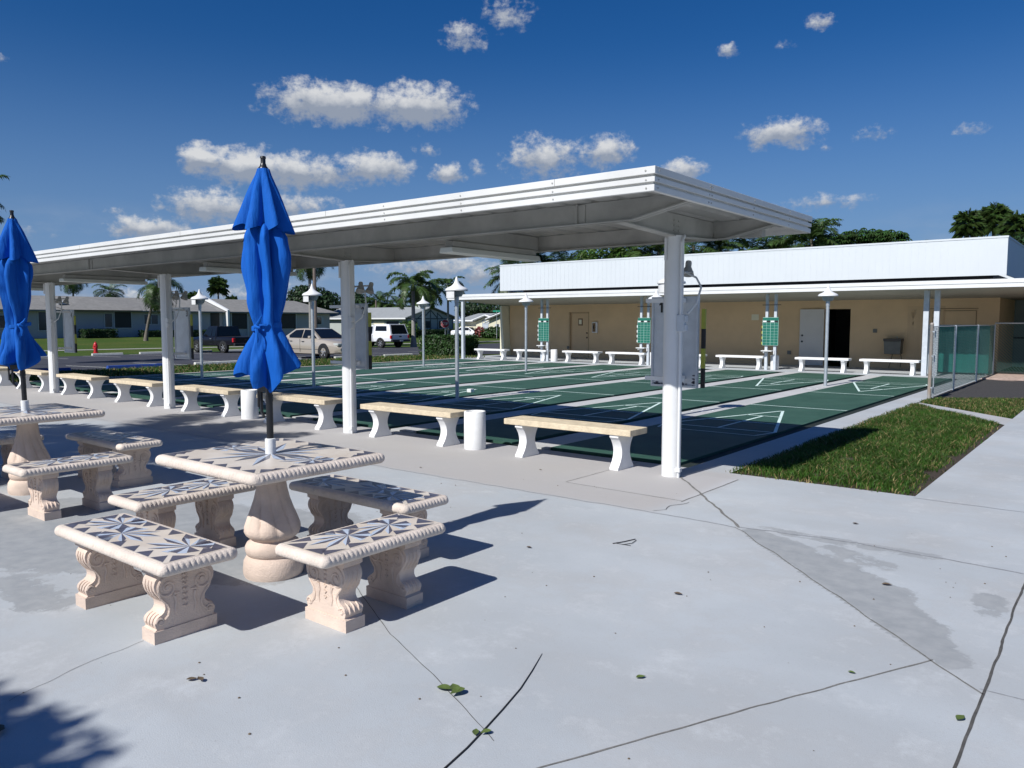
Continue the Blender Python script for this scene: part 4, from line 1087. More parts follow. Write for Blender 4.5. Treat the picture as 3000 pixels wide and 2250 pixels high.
# ---------------------------------------------------------------- chain link fence
fe = empty('chain_link_fence', 'chain link fence with steel corner post beside the right end of the courts', 'fence', (0, 0, 0))
FX = -3.26
def chain(path0, path1, z0, z1, step=0.075, r=0.0014):
    """crossing diagonal wires between two ground points"""
    b = MB(); a = Vector(path0); c = Vector(path1); Ln = (c - a).length; u = (c - a)/Ln; H = z1 - z0
    nrm = Vector((-u.y, u.x))
    for s in (1, -1):
        k = -H
        while k < Ln:
            s0 = max(0, k); s1 = min(Ln, k + H)
            if s1 - s0 > 0.02:
                za, zb = z0 + (s0 - k), z0 + (s1 - k)
                if s < 0: za, zb = z1 - (s0 - k), z1 - (s1 - k)
                p = a + u*s0; q = a + u*s1
                rows = []
                for (pt, z) in ((p, za), (q, zb)):
                    rows.append([(pt.x + nrm.x*r, pt.y + nrm.y*r, z), (pt.x - nrm.x*r + u.x*r, pt.y - nrm.y*r + u.y*r, z + r), (pt.x - nrm.x*r - u.x*r, pt.y - nrm.y*r - u.y*r, z - r)])
                b.grid(rows, 0, True)
            k += step
    return b
chain((FX, 17.86), (FX, 27.25), 0.04, 1.50, 0.075, 0.0022).build('mesh', M['wire'], fe)
chain((FX, 27.3), (3.5, 27.3), 0.08, 1.55, 0.085, 0.003).build('mesh', M['wire'], fe)
b = MB(); b.lathe([(0, 0), (0.036, 0), (0.036, 1.54), (0.040, 1.545), (0.030, 1.575), (0.0, 1.585)], 14, (-3.23, 17.83, 0)); b.build('post', M['brown_post'], fe, 0.7)
b = MB(); b.tube([(-3.18, 17.93, 0.03), (-3.18, 17.93, 1.48)], 0.014, 8)
for z in (0.25, 0.9, 1.4): b.box(-3.25, -3.17, 17.80, 17.94, z - 0.012, z + 0.012)
b.build('tension_bar', M['galv'], fe, 0.7)
for y in (20.75, 24.1, 27.28):
    b = MB(); b.tube([(FX, y, 0), (FX, y, 1.52)], 0.026, 10); b.build('post', M['galv'], fe, 0.7)
for x in (-0.6, 2.2):
    b = MB(); b.tube([(x, 27.3, 0), (x, 27.3, 1.56)], 0.026, 10); b.build('post', M['galv'], fe, 0.7)
b = MB(); b.tube([(FX, 17.83, 1.5), (FX, 27.3, 1.5)], 0.008, 8); b.build('top_wire', M['galv'], fe, 0.7)
b = MB(); b.tube([(FX, 27.3, 1.56), (3.5, 27.3, 1.56)], 0.021, 8); b.build('top_rail', M['galv'], fe, 0.7)
g = empty('screened_gate', 'green fabric screened gate behind the chain link fence, right of the steel posts', 'gate', (0, 0, 0))
b = MB(); nn = 40
for y in (27.05,):
    b.grid([[(-4.95 + 1.60*i/nn, y + 0.012*sin(i*1.3) + 0.01*sin(i*0.5 + z*3), z) for i in range(nn+1)] for z in (0.06, 0.4, 0.8, 1.2, 1.47)])
b.build('windscreen', M['windscreen'], g, 1.0)
b = MB(); b.tube([(-4.97, 27.10, 0.0), (-4.97, 27.10, 1.5)], 0.022, 8); b.tube([(-3.42, 27.10, 0.0), (-3.42, 27.10, 1.5)], 0.022, 8); b.tube([(-4.97, 27.10, 1.49), (-3.42, 27.10, 1.49)], 0.02, 8); b.build('frame', M['galv'], g, 0.7)
# garden chair in the screened corner
t = empty('garden_chair', 'pale wire garden chair behind the chain link at the right edge', 'chair', (-0.75, 29.6, 0), 0.5)
b = MB(); b.box(-0.27, 0.27, -0.25, 0.25, 0.40, 0.43); b.build('seat', M['frame'], t)
b = MB()
for k in range(7): b.tube([(-0.24 + 0.08*k, 0.26, 0.43), (-0.24 + 0.08*k, 0.33, 0.70), (-0.20 + 0.067*k, 0.36, 0.86)], 0.008, 6)
b.tube([(-0.28, 0.27, 0.43), (-0.29, 0.34, 0.72), (-0.18, 0.37, 0.88), (0.18, 0.37, 0.88), (0.29, 0.34, 0.72), (0.28, 0.27, 0.43)], 0.016, 6); b.build('backrest', M['frame'], t, 0.7)
for sx in (-1, 1):
    for sy in (-1, 1):
        b = MB(); b.tube([(sx*0.24, sy*0.22, 0.40), (sx*0.28, sy*0.27, 0.0)], 0.014, 6); b.build('leg', M['frame'], t, 0.7)

# ---------------------------------------------------------------- litter on the plaza
def leaf(label, x, y, rz, L, mt, curl=0.3, n=1):
    b = MB()
    for q in range(n):
        a = rz + q*2.1; ox, oy = x + 0.035*q, y + 0.02*(q % 2)
        rows = []
        for i in range(9):
            u = i/8; w = L*0.30*math.sin(PI*u**0.85)*(1 - 0.25*u); zz = 0.006 + curl*L*0.35*(u - 0.45)**2 + 0.004*q
            cxp, cyp = ox + L*(u - 0.5)*cos(a), oy + L*(u - 0.5)*sin(a)
            rows.append([(cxp - sin(a)*w, cyp + cos(a)*w, zz + w*0.45), (cxp, cyp, zz), (cxp + sin(a)*w, cyp - cos(a)*w, zz + w*0.45)])
        b.grid(rows)
    o = b.build('fallen_leaf', mt, None, 1.0); tag(o, label, 'leaf', 'fallen leaves on the concrete')
leaf('cluster of green leaves on the thin crack, left of the dark stem', -2.27, 2.39, 0.4, 0.085, M['leaf_fallen'], 0.5, 3)
leaf('small green leaf touching the dark curved stem', -1.93, 2.20, 2.2, 0.05, M['leaf_fallen'], 0.4, 2)
leaf('olive leaf alone in the middle of the bright plaza', -2.02, 4.11, 0.2, 0.055, M['leaf_brown'], 0.5)
leaf('olive leaf between the dark stem and the long oblique joint', -1.66, 3.02, 1.0, 0.05, M['leaf_fallen'], 0.4)
leaf('dark curled leaf in front of the nearest long mosaic bench', -3.22, 1.75, 0.9, 0.05, M['leaf_brown'], 0.8, 2)
leaf('dark leaf right of the umbrella shadow', -3.28, 4.32, 0.2, 0.045, M['leaf_brown'], 0.6)
leaf('green leaf lying in the dark joint at the right edge', -0.47, 3.50, 1.3, 0.06, M['leaf_fallen'], 0.5)
leaf('small olive leaf right of the long oblique joint', -0.93, 3.66, 0.1, 0.035, M['leaf_fallen'], 0.4)
leaf('brown leaf on the walk below the grass bed corner', -1.65, 6.45, 0.4, 0.05, M['leaf_brown'], 0.5)
leaf('brown leaf on the worn grey patch at the right', -1.10, 5.05, 0.4, 0.06, M['leaf_brown'], 0.4)
leaf('dark leaf cluster in the tree shadow at the lower left', -3.44, 1.03, 0.8, 0.075, M['leaf_brown'], 0.5, 3)
leaf('tiny brown leaf under the nearest cream bench, right of the bin', -4.95, 6.72, 0.2, 0.035, M['leaf_brown'], 0.5)
leaf('tiny dark leaf on the concrete left of the nearest bin', -6.05, 6.0, 0.5, 0.035, M['leaf_brown'], 0.5)
# scattered crumbs
b = MB(); R = random.Random(21)
for _ in range(110):
    x, y = R.uniform(-5.5, 0.3), R.uniform(1.0, 6.6); r = R.uniform(0.002, 0.007)
    b.lathe([(0, 0.001), (r, 0.002), (r*0.6, r*0.8), (0, r)], 5, (x, y, 0.0))
o = b.build('leaf_crumbs', M['leaf_brown']); tag(o, 'tiny dark crumbs strewn over the plaza', 'debris', kind='stuff')
b = MB(); P = [(-1.83, 1.75), (-1.86, 1.96), (-1.885, 2.10), (-1.92, 2.24), (-1.965, 2.41), (-2.02, 2.60), (-2.085, 2.77), (-2.16, 2.95)]
b.tube([(x, y, 0.0034) for x, y in P], [0.0036, 0.0036, 0.0035, 0.0034, 0.0032, 0.003, 0.0026, 0.0012], 8)
o = b.build('fallen_stick', M['stem'], None, 0.8); tag(o, 'long dark curved palm stem lying on the plaza at the bottom edge', 'stick')
b = MB(); b.tube([(-2.87, 4.78, 0.004), (-2.83, 4.86, 0.006), (-2.80, 4.98, 0.004)], 0.0035, 5); b.tube([(-2.80, 4.80, 0.004), (-2.76, 4.86, 0.007), (-2.78, 4.96, 0.004)], 0.0025, 5); b.tube([(-2.87, 4.80, 0.004), (-2.74, 4.81, 0.004)], 0.002, 5)
o = b.build('twig', M['stem'], None, 0.8); tag(o, 'small forked twig on the plaza beside the umbrella shadow tip', 'twig')
o = MB().box(-8.62, -8.50, 12.75, 12.87, 0.012, 0.09).build('marker_block', M['white'], None, bevel=0.008); o.location = (-3.1, 0.35, 0); tag(o, 'tiny white block on the green court right of the column numbered 2', 'block')

# ---------------------------------------------------------------- vehicles
def wheel(par, x, y, r, w, spokes, side):
    b = MB(); b.lathe([(r*0.62, -w/2), (r*0.93, -w/2), (r, -w/2 + 0.03), (r, w/2 - 0.03), (r*0.93, w/2), (r*0.62, w/2)], 28, (x, y, r), axis='y'); o = b.build('wheel', M['tyre'], par, 0.6)
    b = MB(); yo = y + side*(w/2 - 0.02)
    b.lathe([(r*0.64, side*0.015), (r*0.58, 0.0), (r*0.56, -side*0.03), (0.0, -side*0.04)], 28, (x, yo, r), 1, axis='y')
    b.lathe([(r*0.64, side*0.012), (r*0.66, side*0.012), (r*0.60, -side*0.01)], 28, (x, yo, r), 0, axis='y')
    for k in range(spokes):
        a = 2*PI*k/spokes + 0.3; wd = 0.55/spokes*1.6
        def P(t, rr): return (x + rr*cos(t), yo + side*0.004, r + rr*sin(t))
        b.face([P(a - wd*1.6, r*0.12), P(a - wd, r*0.60), P(a + wd, r*0.60), P(a + wd*1.6, r*0.12)][::side], 0)
    b.lathe([(0.0, side*0.012), (r*0.14, side*0.010), (r*0.16, -side*0.01)], 14, (x, yo, r), 0, axis='y')
    b.build('rim', [M['rim'], M['trim_black']], o, 0.6)
def loft_body(st):
    """st: (x, z_bottom, z_belt, half_width_bottom, half_width_mid, half_width_belt, crown)"""
    b = MB(); rows = []
    for x, zb, zt, wb, wm, wt, cr in st:
        zm = zb + (zt - zb)*0.45
        half = [(wb*0.9, zb), (wb, zb + 0.05), (wm, zm), (wm*0.995, zm + (zt-zm)*0.5), (wt, zt - 0.03), (wt - 0.05, zt), (wt*0.5, zt + cr)]
        rows.append([(x, -a, z) for a, z in half] + [(x, 0, zt + cr*1.15)] + [(x, a, z) for a, z in reversed(half)])
    b.grid(rows, 0, True); b.face(rows[0]); b.face(list(reversed(rows[-1]))); return b
def arch(par, x, y, r, side):
    b = MB(); b.lathe([(r*0.80, side*0.004), (r, side*0.004), (r, -side*0.08)], 26, (x, y, 0.34), a0=-0.15, a1=PI + 0.15, axis='y')
    b.build('wheel_arch', M['trim_black'], par)
def quadpane(b, pts, inset, out, mi=0):
    c = sum((Vector(p) for p in pts), Vector())/len(pts)
    n = (Vector(pts[1]) - Vector(pts[0])).cross(Vector(pts[2]) - Vector(pts[0])).normalized()
    b.face([tuple(Vector(p) + (c - Vector(p)).normalized()*inset + n*out) for p in pts], mi)

def sedan(label, loc, rz, paint, sc=(1, 1, 1)):
    """nose towards local +x"""
    t = empty('parked_car', label, 'car', loc, rz)
    t.scale = sc
    st = [(-2.36, 0.45, 0.80, 0.62, 0.70, 0.60, 0.0), (-2.30, 0.30, 0.92, 0.78, 0.84, 0.72, 0.01), (-2.05, 0.24, 0.98, 0.84, 0.90, 0.80, 0.015), (-1.60, 0.22, 0.99, 0.87, 0.915, 0.83, 0.015), (-0.6, 0.20, 0.97, 0.88, 0.92, 0.85, 0.01),
          (0.5, 0.20, 0.95, 0.88, 0.92, 0.85, 0.01), (0.95, 0.21, 0.93, 0.88, 0.92, 0.83, 0.03), (1.5, 0.22, 0.87, 0.87, 0.91, 0.79, 0.045), (1.95, 0.24, 0.79, 0.84, 0.88, 0.74, 0.04), (2.2, 0.26, 0.71, 0.78, 0.82, 0.68, 0.02), (2.36, 0.32, 0.58, 0.64, 0.68, 0.56, 0.0)]
    loft_body(st).build('body', paint, t, 0.55)
    # greenhouse
    A = {'wf': (1.02, 0.80, 0.93), 'wr': (0.18, 0.60, 1.40), 'rr': (-1.05, 0.60, 1.40), 'rb': (-1.78, 0.76, 0.99)}
    b = MB(); P = lambda k, s: (A[k][0], s*A[k][1], A[k][2])
    mid = (-0.45, 0.615, 1.435)
    M_ = lambda s: (mid[0], s*mid[1], mid[2])
    for s in (-1, 1):
        q = [P('wf', s), P('wr', s), M_(s), P('rr', s), P('rb', s)]
        b.face(q if s > 0 else q[::-1])
    b.face([P('wf', -1), P('wr', -1), P('wr', 1), P('wf', 1)][::-1]); b.face([P('rb', 1), P('rr', 1), P('rr', -1), P('rb', -1)][::-1])
    b.face([P('wr', -1), M_(-1), M_(1), P('wr', 1)][::-1]); b.face([M_(-1), P('rr', -1), P('rr', 1), M_(1)][::-1])
    b.build('cabin', paint, t, bevel=0.03)
    b = MB()
    for s in (-1, 1):
        def W(x, f):   # point on side window plane at height fraction
            return (x, s*(0.80 + (0.605 - 0.80)*f + 0.012), 0.965 + (1.385 - 0.965)*f)
        for q in ([(0.62, 0.02), (0.80, 0.02), (0.16, 0.93), (-0.30, 0.95), (-0.30, 0.02)], [(-0.38, 0.02), (-0.38, 0.95), (-0.98, 0.90), (-1.38, 0.30), (-1.30, 0.02)]):
            pts = [W(*p) for p in q]; b.face(pts if s < 0 else pts[::-1])
    wf = [(0.965, -0.70, 0.975), (0.965, 0.70, 0.975), (0.225, 0.545, 1.385), (0.225, -0.545, 1.385)]; quadpane(b, wf, 0.0, 0.012)
    rb = [(-1.72, 0.66, 1.02), (-1.72, -0.66, 1.02), (-1.10, -0.54, 1.375), (-1.10, 0.54, 1.375)]; quadpane(b, rb, 0.0, 0.012)
    b.build('window', M['car_glass'], t)
    for x in (1.40, -1.33):
        for s in (-1, 1): arch(t, x, s*0.915, 0.40, s); wheel(t, x, s*0.83, 0.335, 0.20, 5, s)
    for s in (-1, 1):
        b = MB(); b.box(1.93, 2.30, s*0.66 - 0.13, s*0.66 + 0.13, 0.62, 0.755); b.build('headlight', M['head'], t, bevel=0.05)
        b = MB(); b.box(-2.33, -2.18, s*0.66 - 0.12, s*0.66 + 0.12, 0.72, 0.86); b.build('tail_light', M['tail'], t, bevel=0.03)
        b = MB(); b.box(0.45, 0.62, s*0.97 - 0.09, s*0.97 + 0.09, 0.96, 1.08); b.build('mirror', paint, t, bevel=0.03)
        b = MB(); b.box(-0.20, -0.02, s*0.925 - 0.015, s*0.925 + 0.015, 0.80, 0.825); b.box(-1.12, -0.95, s*0.925 - 0.015, s*0.925 + 0.015, 0.81, 0.835); b.build('door_handle', M['trim_black'], t)
        b = MB()
        for x in (-0.34, 0.62, -1.22): b.box(x - 0.005, x + 0.005, s*0.918 - 0.008, s*0.918 + 0.008, 0.32, 0.93)
        b.box(-1.0, 1.0, s*0.90 - 0.012, s*0.90 + 0.022, 0.44, 0.46); b.build('door_seam', M['trim_black'], t)
    b = MB(); b.box(2.25, 2.37, -0.42, 0.42, 0.34, 0.42); b.box(2.28, 2.36, -0.35, 0.35, 0.50, 0.60); b.build('grille', M['trim_black'], t)
    return t
def pickup(label, loc, rz, paint, topper):
    """nose towards local +x; regular cab, optional bed topper"""
    t = empty('pickup_truck', label, 'pickup truck', loc, rz)
    h = 1.02
    st = [(-2.62, 0.58, h, 0.86, 0.93, 0.90, 0), (-2.55, 0.50, h + 0.02, 0.90, 0.955, 0.93, 0), (-0.9, 0.46, h + 0.03, 0.93, 0.97, 0.94, 0), (0.75, 0.44, h + 0.03, 0.93, 0.97, 0.94, 0.0), (1.1, 0.44, h + 0.02, 0.93, 0.97, 0.90, 0.03), (2.2, 0.46, h - 0.05, 0.92, 0.96, 0.86, 0.05), (2.55, 0.50, h - 0.12, 0.88, 0.92, 0.82, 0.03), (2.66, 0.56, h - 0.22, 0.84, 0.88, 0.78, 0)]
    loft_body(st).build('body', paint, t, 0.5)
    zr = 1.72
    def cab(x_rear_low, x_rear_top, x_front_top, x_front_low, w0, w1, z0, z1, nm, mt):
        b = MB(); P = [(x_rear_low, w0, z0), (x_rear_top, w1, z1), (x_front_top, w1, z1), (x_front_low, w0, z0)]
        for s in (-1, 1):
            q = [(x, s*w, z) for x, w, z in P]; b.face(q if s < 0 else q[::-1])
        for i in range(3):
            (xa, wa, za), (xb, wb_, zb_) = P[i], P[i+1]; b.face([(xa, -wa, za), (xb, -wb_, zb_), (xb, wb_, zb_), (xa, wa, za)][::-1])
        return b.build(nm, mt, t, bevel=0.04)
    cab(-0.62, -0.52, 0.42, 1.08, 0.90, 0.74, h, zr, 'cab', paint)
    g = MB()
    for s in (-1, 1):
        def W(x, f): return (x, s*(0.90 - 0.16*f + 0.012), h + 0.05 + (zr - h - 0.10)*f)
        q = [W(0.93, 0.02), W(0.40, 0.95), W(-0.02, 0.95), W(-0.02, 0.02)]; g.face(q if s < 0 else q[::-1])
        q = [W(-0.08, 0.02), W(-0.08, 0.95), W(-0.46, 0.95), W(-0.52, 0.02)]; g.face(q if s < 0 else q[::-1])
    quadpane(g, [(1.02, -0.80, h + 0.06), (1.02, 0.80, h + 0.06), (0.46, 0.67, zr - 0.05), (0.46, -0.67, zr - 0.05)], 0.0, 0.015)
    if not topper: quadpane(g, [(-0.61, 0.70, h + 0.10), (-0.61, -0.70, h + 0.10), (-0.53, -0.62, zr - 0.10), (-0.53, 0.62, zr - 0.10)], 0.0, 0.015)
    if topper:
        cab(-2.58, -2.30, -0.66, -0.66, 0.92, 0.78, h + 0.02, 1.80, 'topper', paint)
        for s in (-1, 1):
            def W(x, f): return (x, s*(0.92 - 0.14*f + 0.012), h + 0.04 + 0.74*f)
            q = [W(-0.85, 0.32), W(-0.85, 0.82), W(-2.02, 0.82), W(-2.10, 0.32)]; g.face(q if s < 0 else q[::-1])
        quadpane(g, [(-2.57, 0.80, h + 0.06), (-2.57, -0.80, h + 0.06), (-2.32, -0.68, 1.75), (-2.32, 0.68, 1.75)], 0.0, 0.015)
    g.build('window', M['car_glass'], t)
    if not topper:
        b = MB(); b.box(-2.5, -0.72, -0.80, 0.80, h + 0.034, h + 0.040); b.build('bed', M['trim_black'], t)
    for x in (1.68, -1.47):
        for s in (-1, 1): arch(t, x, s*0.965, 0.46, s); wheel(t, x, s*0.86, 0.375, 0.24, 6, s)
    for s in (-1, 1):
        b = MB(); b.box(-2.645, -2.50, s*0.87 - 0.075, s*0.87 + 0.085, 0.72, 0.98); b.build('tail_light', M['tail'], t, bevel=0.02)
        b = MB(); b.box(2.50, 2.66, s*0.72 - 0.14, s*0.72 + 0.14, 0.70, 0.84); b.build('headlight', M['head'], t, bevel=0.03)
        b = MB(); b.box(0.78, 0.92, s*1.06 - 0.10, s*1.06 + 0.10, h + 0.06, h + 0.24); b.build('mirror', M['trim_black'], t, bevel=0.03)
        b = MB(); b.box(-0.16, 0.0, s*0.975 - 0.02, s*0.975 + 0.02, 0.90, 0.935); b.build('door_handle', M['rim'], t)
        b = MB()
        for x in (-0.28, 0.95): b.box(x - 0.006, x + 0.006, s*0.972 - 0.01, s*0.972 + 0.006, 0.50, h); 
        b.box(-0.66, -0.63, s*0.972 - 0.01, s*0.972 + 0.006, 0.50, h); b.build('door_seam', M['trim_black'], t)
    b = MB(); b.box(-2.78, -2.60, -0.93, 0.93, 0.48, 0.66); b.build('bumper', M['trim_black'] , t, bevel=0.03)
    b = MB(); b.box(2.62, 2.76, -0.93, 0.93, 0.50, 0.68); b.build('bumper', M['rim'] if topper else M['trim_black'], t, bevel=0.03)
    b = MB(); b.box(-2.662, -2.635, -0.12, 0.12, 0.84, 0.93); b.build('tailgate_handle', M['trim_black'], t)
    b = MB(); b.box(-2.795, -2.78, -0.16, 0.16, 0.52, 0.62); b.build('number_plate', M['frame'], t)
    return t
def onto(x, y, dz=-0.012): return (x, y, gz(x, y) + dz)
sedan('gold four door sedan parked nose towards the courts behind the nearest umbrella', onto(-30.72, 23.75), 0.0, M['gold'])
pickup('black pickup truck parked on the far side of the car park behind the shielded lamp', onto(-46.7, 28.35), PI, M['car_black'], False)
pickup('white pickup truck with closed topper parked beside the foxtail palm', onto(-45.9, 40.88), PI, M['car_white'], True)
sedan('white coupe parked in front of the cream house seen through the terrace opening', onto(-68.6, 77.2), 0.25, M['car_white'], (1.0, 1, 0.95))

# wheel stops, hydrant, signs
def stop(label, x, y, m, L=1.85, rz=PI/2):
    b = MB(); b.prism([(-0.10, 0), (0.10, 0), (0.065, 0.13), (-0.065, 0.13)], 'x', -L/2, L/2)
    o = b.build('wheel_stop', m, None, bevel=0.012); o.location = onto(x, y, -0.02); o.rotation_euler = (0, 0, rz)
    tag(o, label, 'wheel stop', 'concrete wheel stops in the car park'); return o
stop('blue painted wheel stop at the near side of the car park', -29.0, 14.0, M['blue_paint'], 2.1)
stop('blue painted wheel stop partly behind the left umbrella', -28.9, 10.6, M['blue_paint'], 2.1)
stop('white wheel stop right of the blue one, in front of the black pickup', -28.75, 17.1, M['stop_white'])
stop('white wheel stop half hidden behind the nearest umbrella', -28.7, 20.2, M['stop_white'])
stop('white wheel stop under the nose of the gold sedan', -28.3, 23.6, M['stop_white'])
stop('white wheel stop right of the gold sedan, left of the clipped hedge', -28.1, 26.4, M['stop_white'])
for (x, y, lab) in ((-49.6, 18.4, 'pale wheel stop on the far side, left edge behind the leftmost visible column'), (-49.6, 22.2, 'pale wheel stop on the far side below the red hydrant'), (-49.55, 25.1, 'pale wheel stop on the far side beside the third column'), (-49.5, 28.2, 'pale wheel stop under the black pickup'), (-49.4, 31.1, 'pale wheel stop on the far side right of the black pickup'), (-49.3, 41.0, 'pale wheel stop under the white pickup')):
    stop(lab, x, y, M['stop_white'])
t = empty('fire_hydrant', 'red fire hydrant on the lawn edge beyond the car park', 'hydrant', onto(-53.5, 23.2, -0.03))
b = MB(); b.lathe([(0, 0), (0.17, 0), (0.17, 0.04), (0.12, 0.05), (0.115, 0.45), (0.15, 0.46), (0.15, 0.50), (0.125, 0.51), (0.12, 0.58), (0.09, 0.66), (0.045, 0.70), (0.04, 0.76), (0, 0.76)], 20); b.build('body', M['red'], t, 0.6)
b = MB(); b.lathe([(0, -0.2), (0.06, -0.2), (0.06, 0.2), (0, 0.2)], 14, (0, 0, 0.40), axis='x'); b.lathe([(0, -0.22), (0.09, -0.22), (0.09, 0), (0, 0)], 14, (0.0, 0, 0.36), axis='x'); b.build('nozzle', M['red'], t, 0.6)
# stop sign, faces the courts
sx, sy = -51.4, 54.4
t = empty('stop_sign', 'red octagonal STOP sign on a thin post beyond the foxtail palm', 'sign', onto(sx, sy, 0))
t.rotation_euler = (0, 0, math.radians(38))
b = MB(); b.tube([(0, 0.03, 0), (0, 0.03, 2.2)], 0.03, 8); b.build('post', M['galv'], t)
zc = 1.86; r = 0.375
oct_ = [(r*cos(PI/8 + PI/4*k)/cos(PI/8)*0.98, zc + r*sin(PI/8 + PI/4*k)/cos(PI/8)*0.98) for k in range(8)]
b = MB(); b.prism([(x*1.05, zc + (z - zc)*1.05) for x, z in oct_], 'y', -0.002, 0.004); pl = b.build('panel', M['sign_white'], t)
b = MB(); b.prism(oct_, 'y', -0.006, -0.003); b.build('face', M['stop_red'], pl)
b = MB(); T = 0.030; h0, h1 = zc - 0.125, zc + 0.125; y = -0.012
def st_(P): b.tube([(p[0], y, p[1]) for p in P], T*0.5, 4)
def sq(cx, k): return [(cx + 0.055*a, h0 + (h1 - h0)*c) for a, c in k]
st_(sq(-0.225, [(1, 0.88), (0.6, 0.98), (-0.6, 0.98), (-1, 0.80), (-0.7, 0.58), (0.7, 0.42), (1, 0.2), (0.6, 0.02), (-0.6, 0.02), (-1, 0.12)]))
st_(sq(-0.075, [(-1, 1), (1, 1)])); st_(sq(-0.075, [(0, 1), (0, 0)]))
st_(sq(0.075, [(0.6, 0.02), (-0.6, 0.02), (-1, 0.25), (-1, 0.75), (-0.6, 0.98), (0.6, 0.98), (1, 0.75), (1, 0.25), (0.6, 0.02)]))
st_(sq(0.225, [(-1, 0), (-1, 1), (0.6, 1), (1, 0.78), (0.6, 0.52), (-1, 0.52)]))
b.build('lettering', M['sign_white'], pl)
t = empty('street_sign', 'small green street name sign over the white house roof', 'sign', onto(-60, 72.5, 0), math.radians(38))
b = MB(); b.tube([(0, 0, 0), (0, 0, 3.35)], 0.03, 8); b.build('post', M['galv'], t)
b = MB(); b.box(-0.45, 0.45, -0.01, 0.01, 3.2, 3.42); b.build('panel', mat('sign_green', (0.01, 0.25, 0.15), 0.5, 0.05, 3), t)

# ---------------------------------------------------------------- houses across the street
def windowpart(par, X, y0, y1, z0, z1, out, glass, fr=0.07, mull=0):
    """window in a wall of constant x facing +x"""
    b = MB(); b.box(X + 0.0, X + out, y0, y1, z0, z1); w = b.build('window', glass, par)
    b = MB()
    for (a, c, d, e) in ((y0 - fr, y0, z0 - fr, z1 + fr), (y1, y1 + fr, z0 - fr, z1 + fr), (y0, y1, z0 - fr, z0), (y0, y1, z1, z1 + fr)): b.box(X, X + out + 0.04, a, c, d, e)
    for k in range(1, mull + 1):
        yy = y0 + (y1 - y0)*k/(mull + 1); b.box(X + out, X + out + 0.03, yy - 0.03, yy + 0.03, z0, z1)
    b.build('frame', M['frame'], w)
HX = -84.0
hA = empty('row_house', 'long low pale row house with grey shingle roof behind the hydrant', 'house', (0, 0, 0), 0, 'houses across the street')
b = MB(); b.box(HX - 9, HX, 8, 51.2, -0.5, 2.72)
b.build('wall', M['house_blue'], hA)
def gable_roof(par, X0, X1, y0, y1, ze, zr, mt, hip1=0.0, hip0=0.0, name='roof'):
    """ridge along y; X0 back, X1 front"""
    xm = (X0 + X1)/2; b = MB(); t = 0.16
    A = [(X1, y0, ze), (X1, y1, ze), (xm, y1 - hip1, zr), (xm, y0 + hip0, zr)]; b.face(A)
    B = [(X0, y1, ze), (X0, y0, ze), (xm, y0 + hip0, zr), (xm, y1 - hip1, zr)]; b.face(B)
    b.face([(X1, y1, ze), (X0, y1, ze), (xm, y1 - hip1, zr)]); b.face([(X0, y0, ze), (X1, y0, ze), (xm, y0 + hip0, zr)])
    b.face([(X0, y0, ze - t), (X0, y1, ze - t), (X1, y1, ze - t), (X1, y0, ze - t)])
    b.grid([[(X1, y0, ze - t), (X1, y1, ze - t)], [(X1, y0, ze), (X1, y1, ze)]]); b.grid([[(X1, y1, ze - t), (X0, y1, ze - t)], [(X1, y1, ze), (X0, y1, ze)]])
    return b.build(name, mt, par)
gable_roof(hA, HX - 9.8, HX + 0.6, 7.4, 51.0, 2.78, 4.30, M['shingle'])
b = MB(); b.prism([(HX + 0.4, 2.70), (HX - 3.0, 2.70), (HX - 3.0, 3.45)], 'y', 36.0, 36.02)
# a shallow cross gable over the porch
b = MB(); b.face([(HX + 0.9, 33.2, 2.80), (HX + 0.9, 41.0, 2.80), (HX - 3.6, 37.2, 4.26)]); b.face([(HX + 0.9, 33.2, 2.80), (HX - 3.6, 37.2, 4.26), (HX - 3.9, 32.0, 4.05)]); b.face([(HX + 0.9, 41.0, 2.80), (HX - 3.9, 42.5, 4.05), (HX - 3.6, 37.2, 4.26)]); b.build('cross_gable', M['shingle'], hA)
b = MB(); b.prism([(33.35, 3.35), (34.35, 3.35), (33.85, 3.70)], 'x', HX - 1.4, HX - 0.6); b.build('roof_vent', M['shutter'], hA)
windowpart(hA, HX, 31.15, 31.95, 0.75, 2.55, 0.03, M['glass'])
windowpart(hA, HX, 33.5, 34.0, 1.14, 2.12, 0.03, M['glass'])
windowpart(hA, HX, 37.45, 38.2, 1.05, 2.45, 0.03, M['glass'])
windowpart(hA, HX, 38.45, 40.2, 0.95, 2.62, 0.03, M['house_dark'])
windowpart(hA, HX, 41.6, 43.1, 1.35, 2.35, 0.03, M['glass'], 0.06, 1)
windowpart(hA, HX, 27.0, 28.4, 1.0, 2.2, 0.03, M['glass'])
b = MB(); b.box(HX, HX + 0.04, 46.2, 48.4, 1.15, 2.45); b.build('shutter_panel', M['shutter'], hA)
b = MB(); b.box(HX, HX + 0.05, 49.4, 50.5, -0.3, 2.65); b.build('door', M['house_dark'], hA)
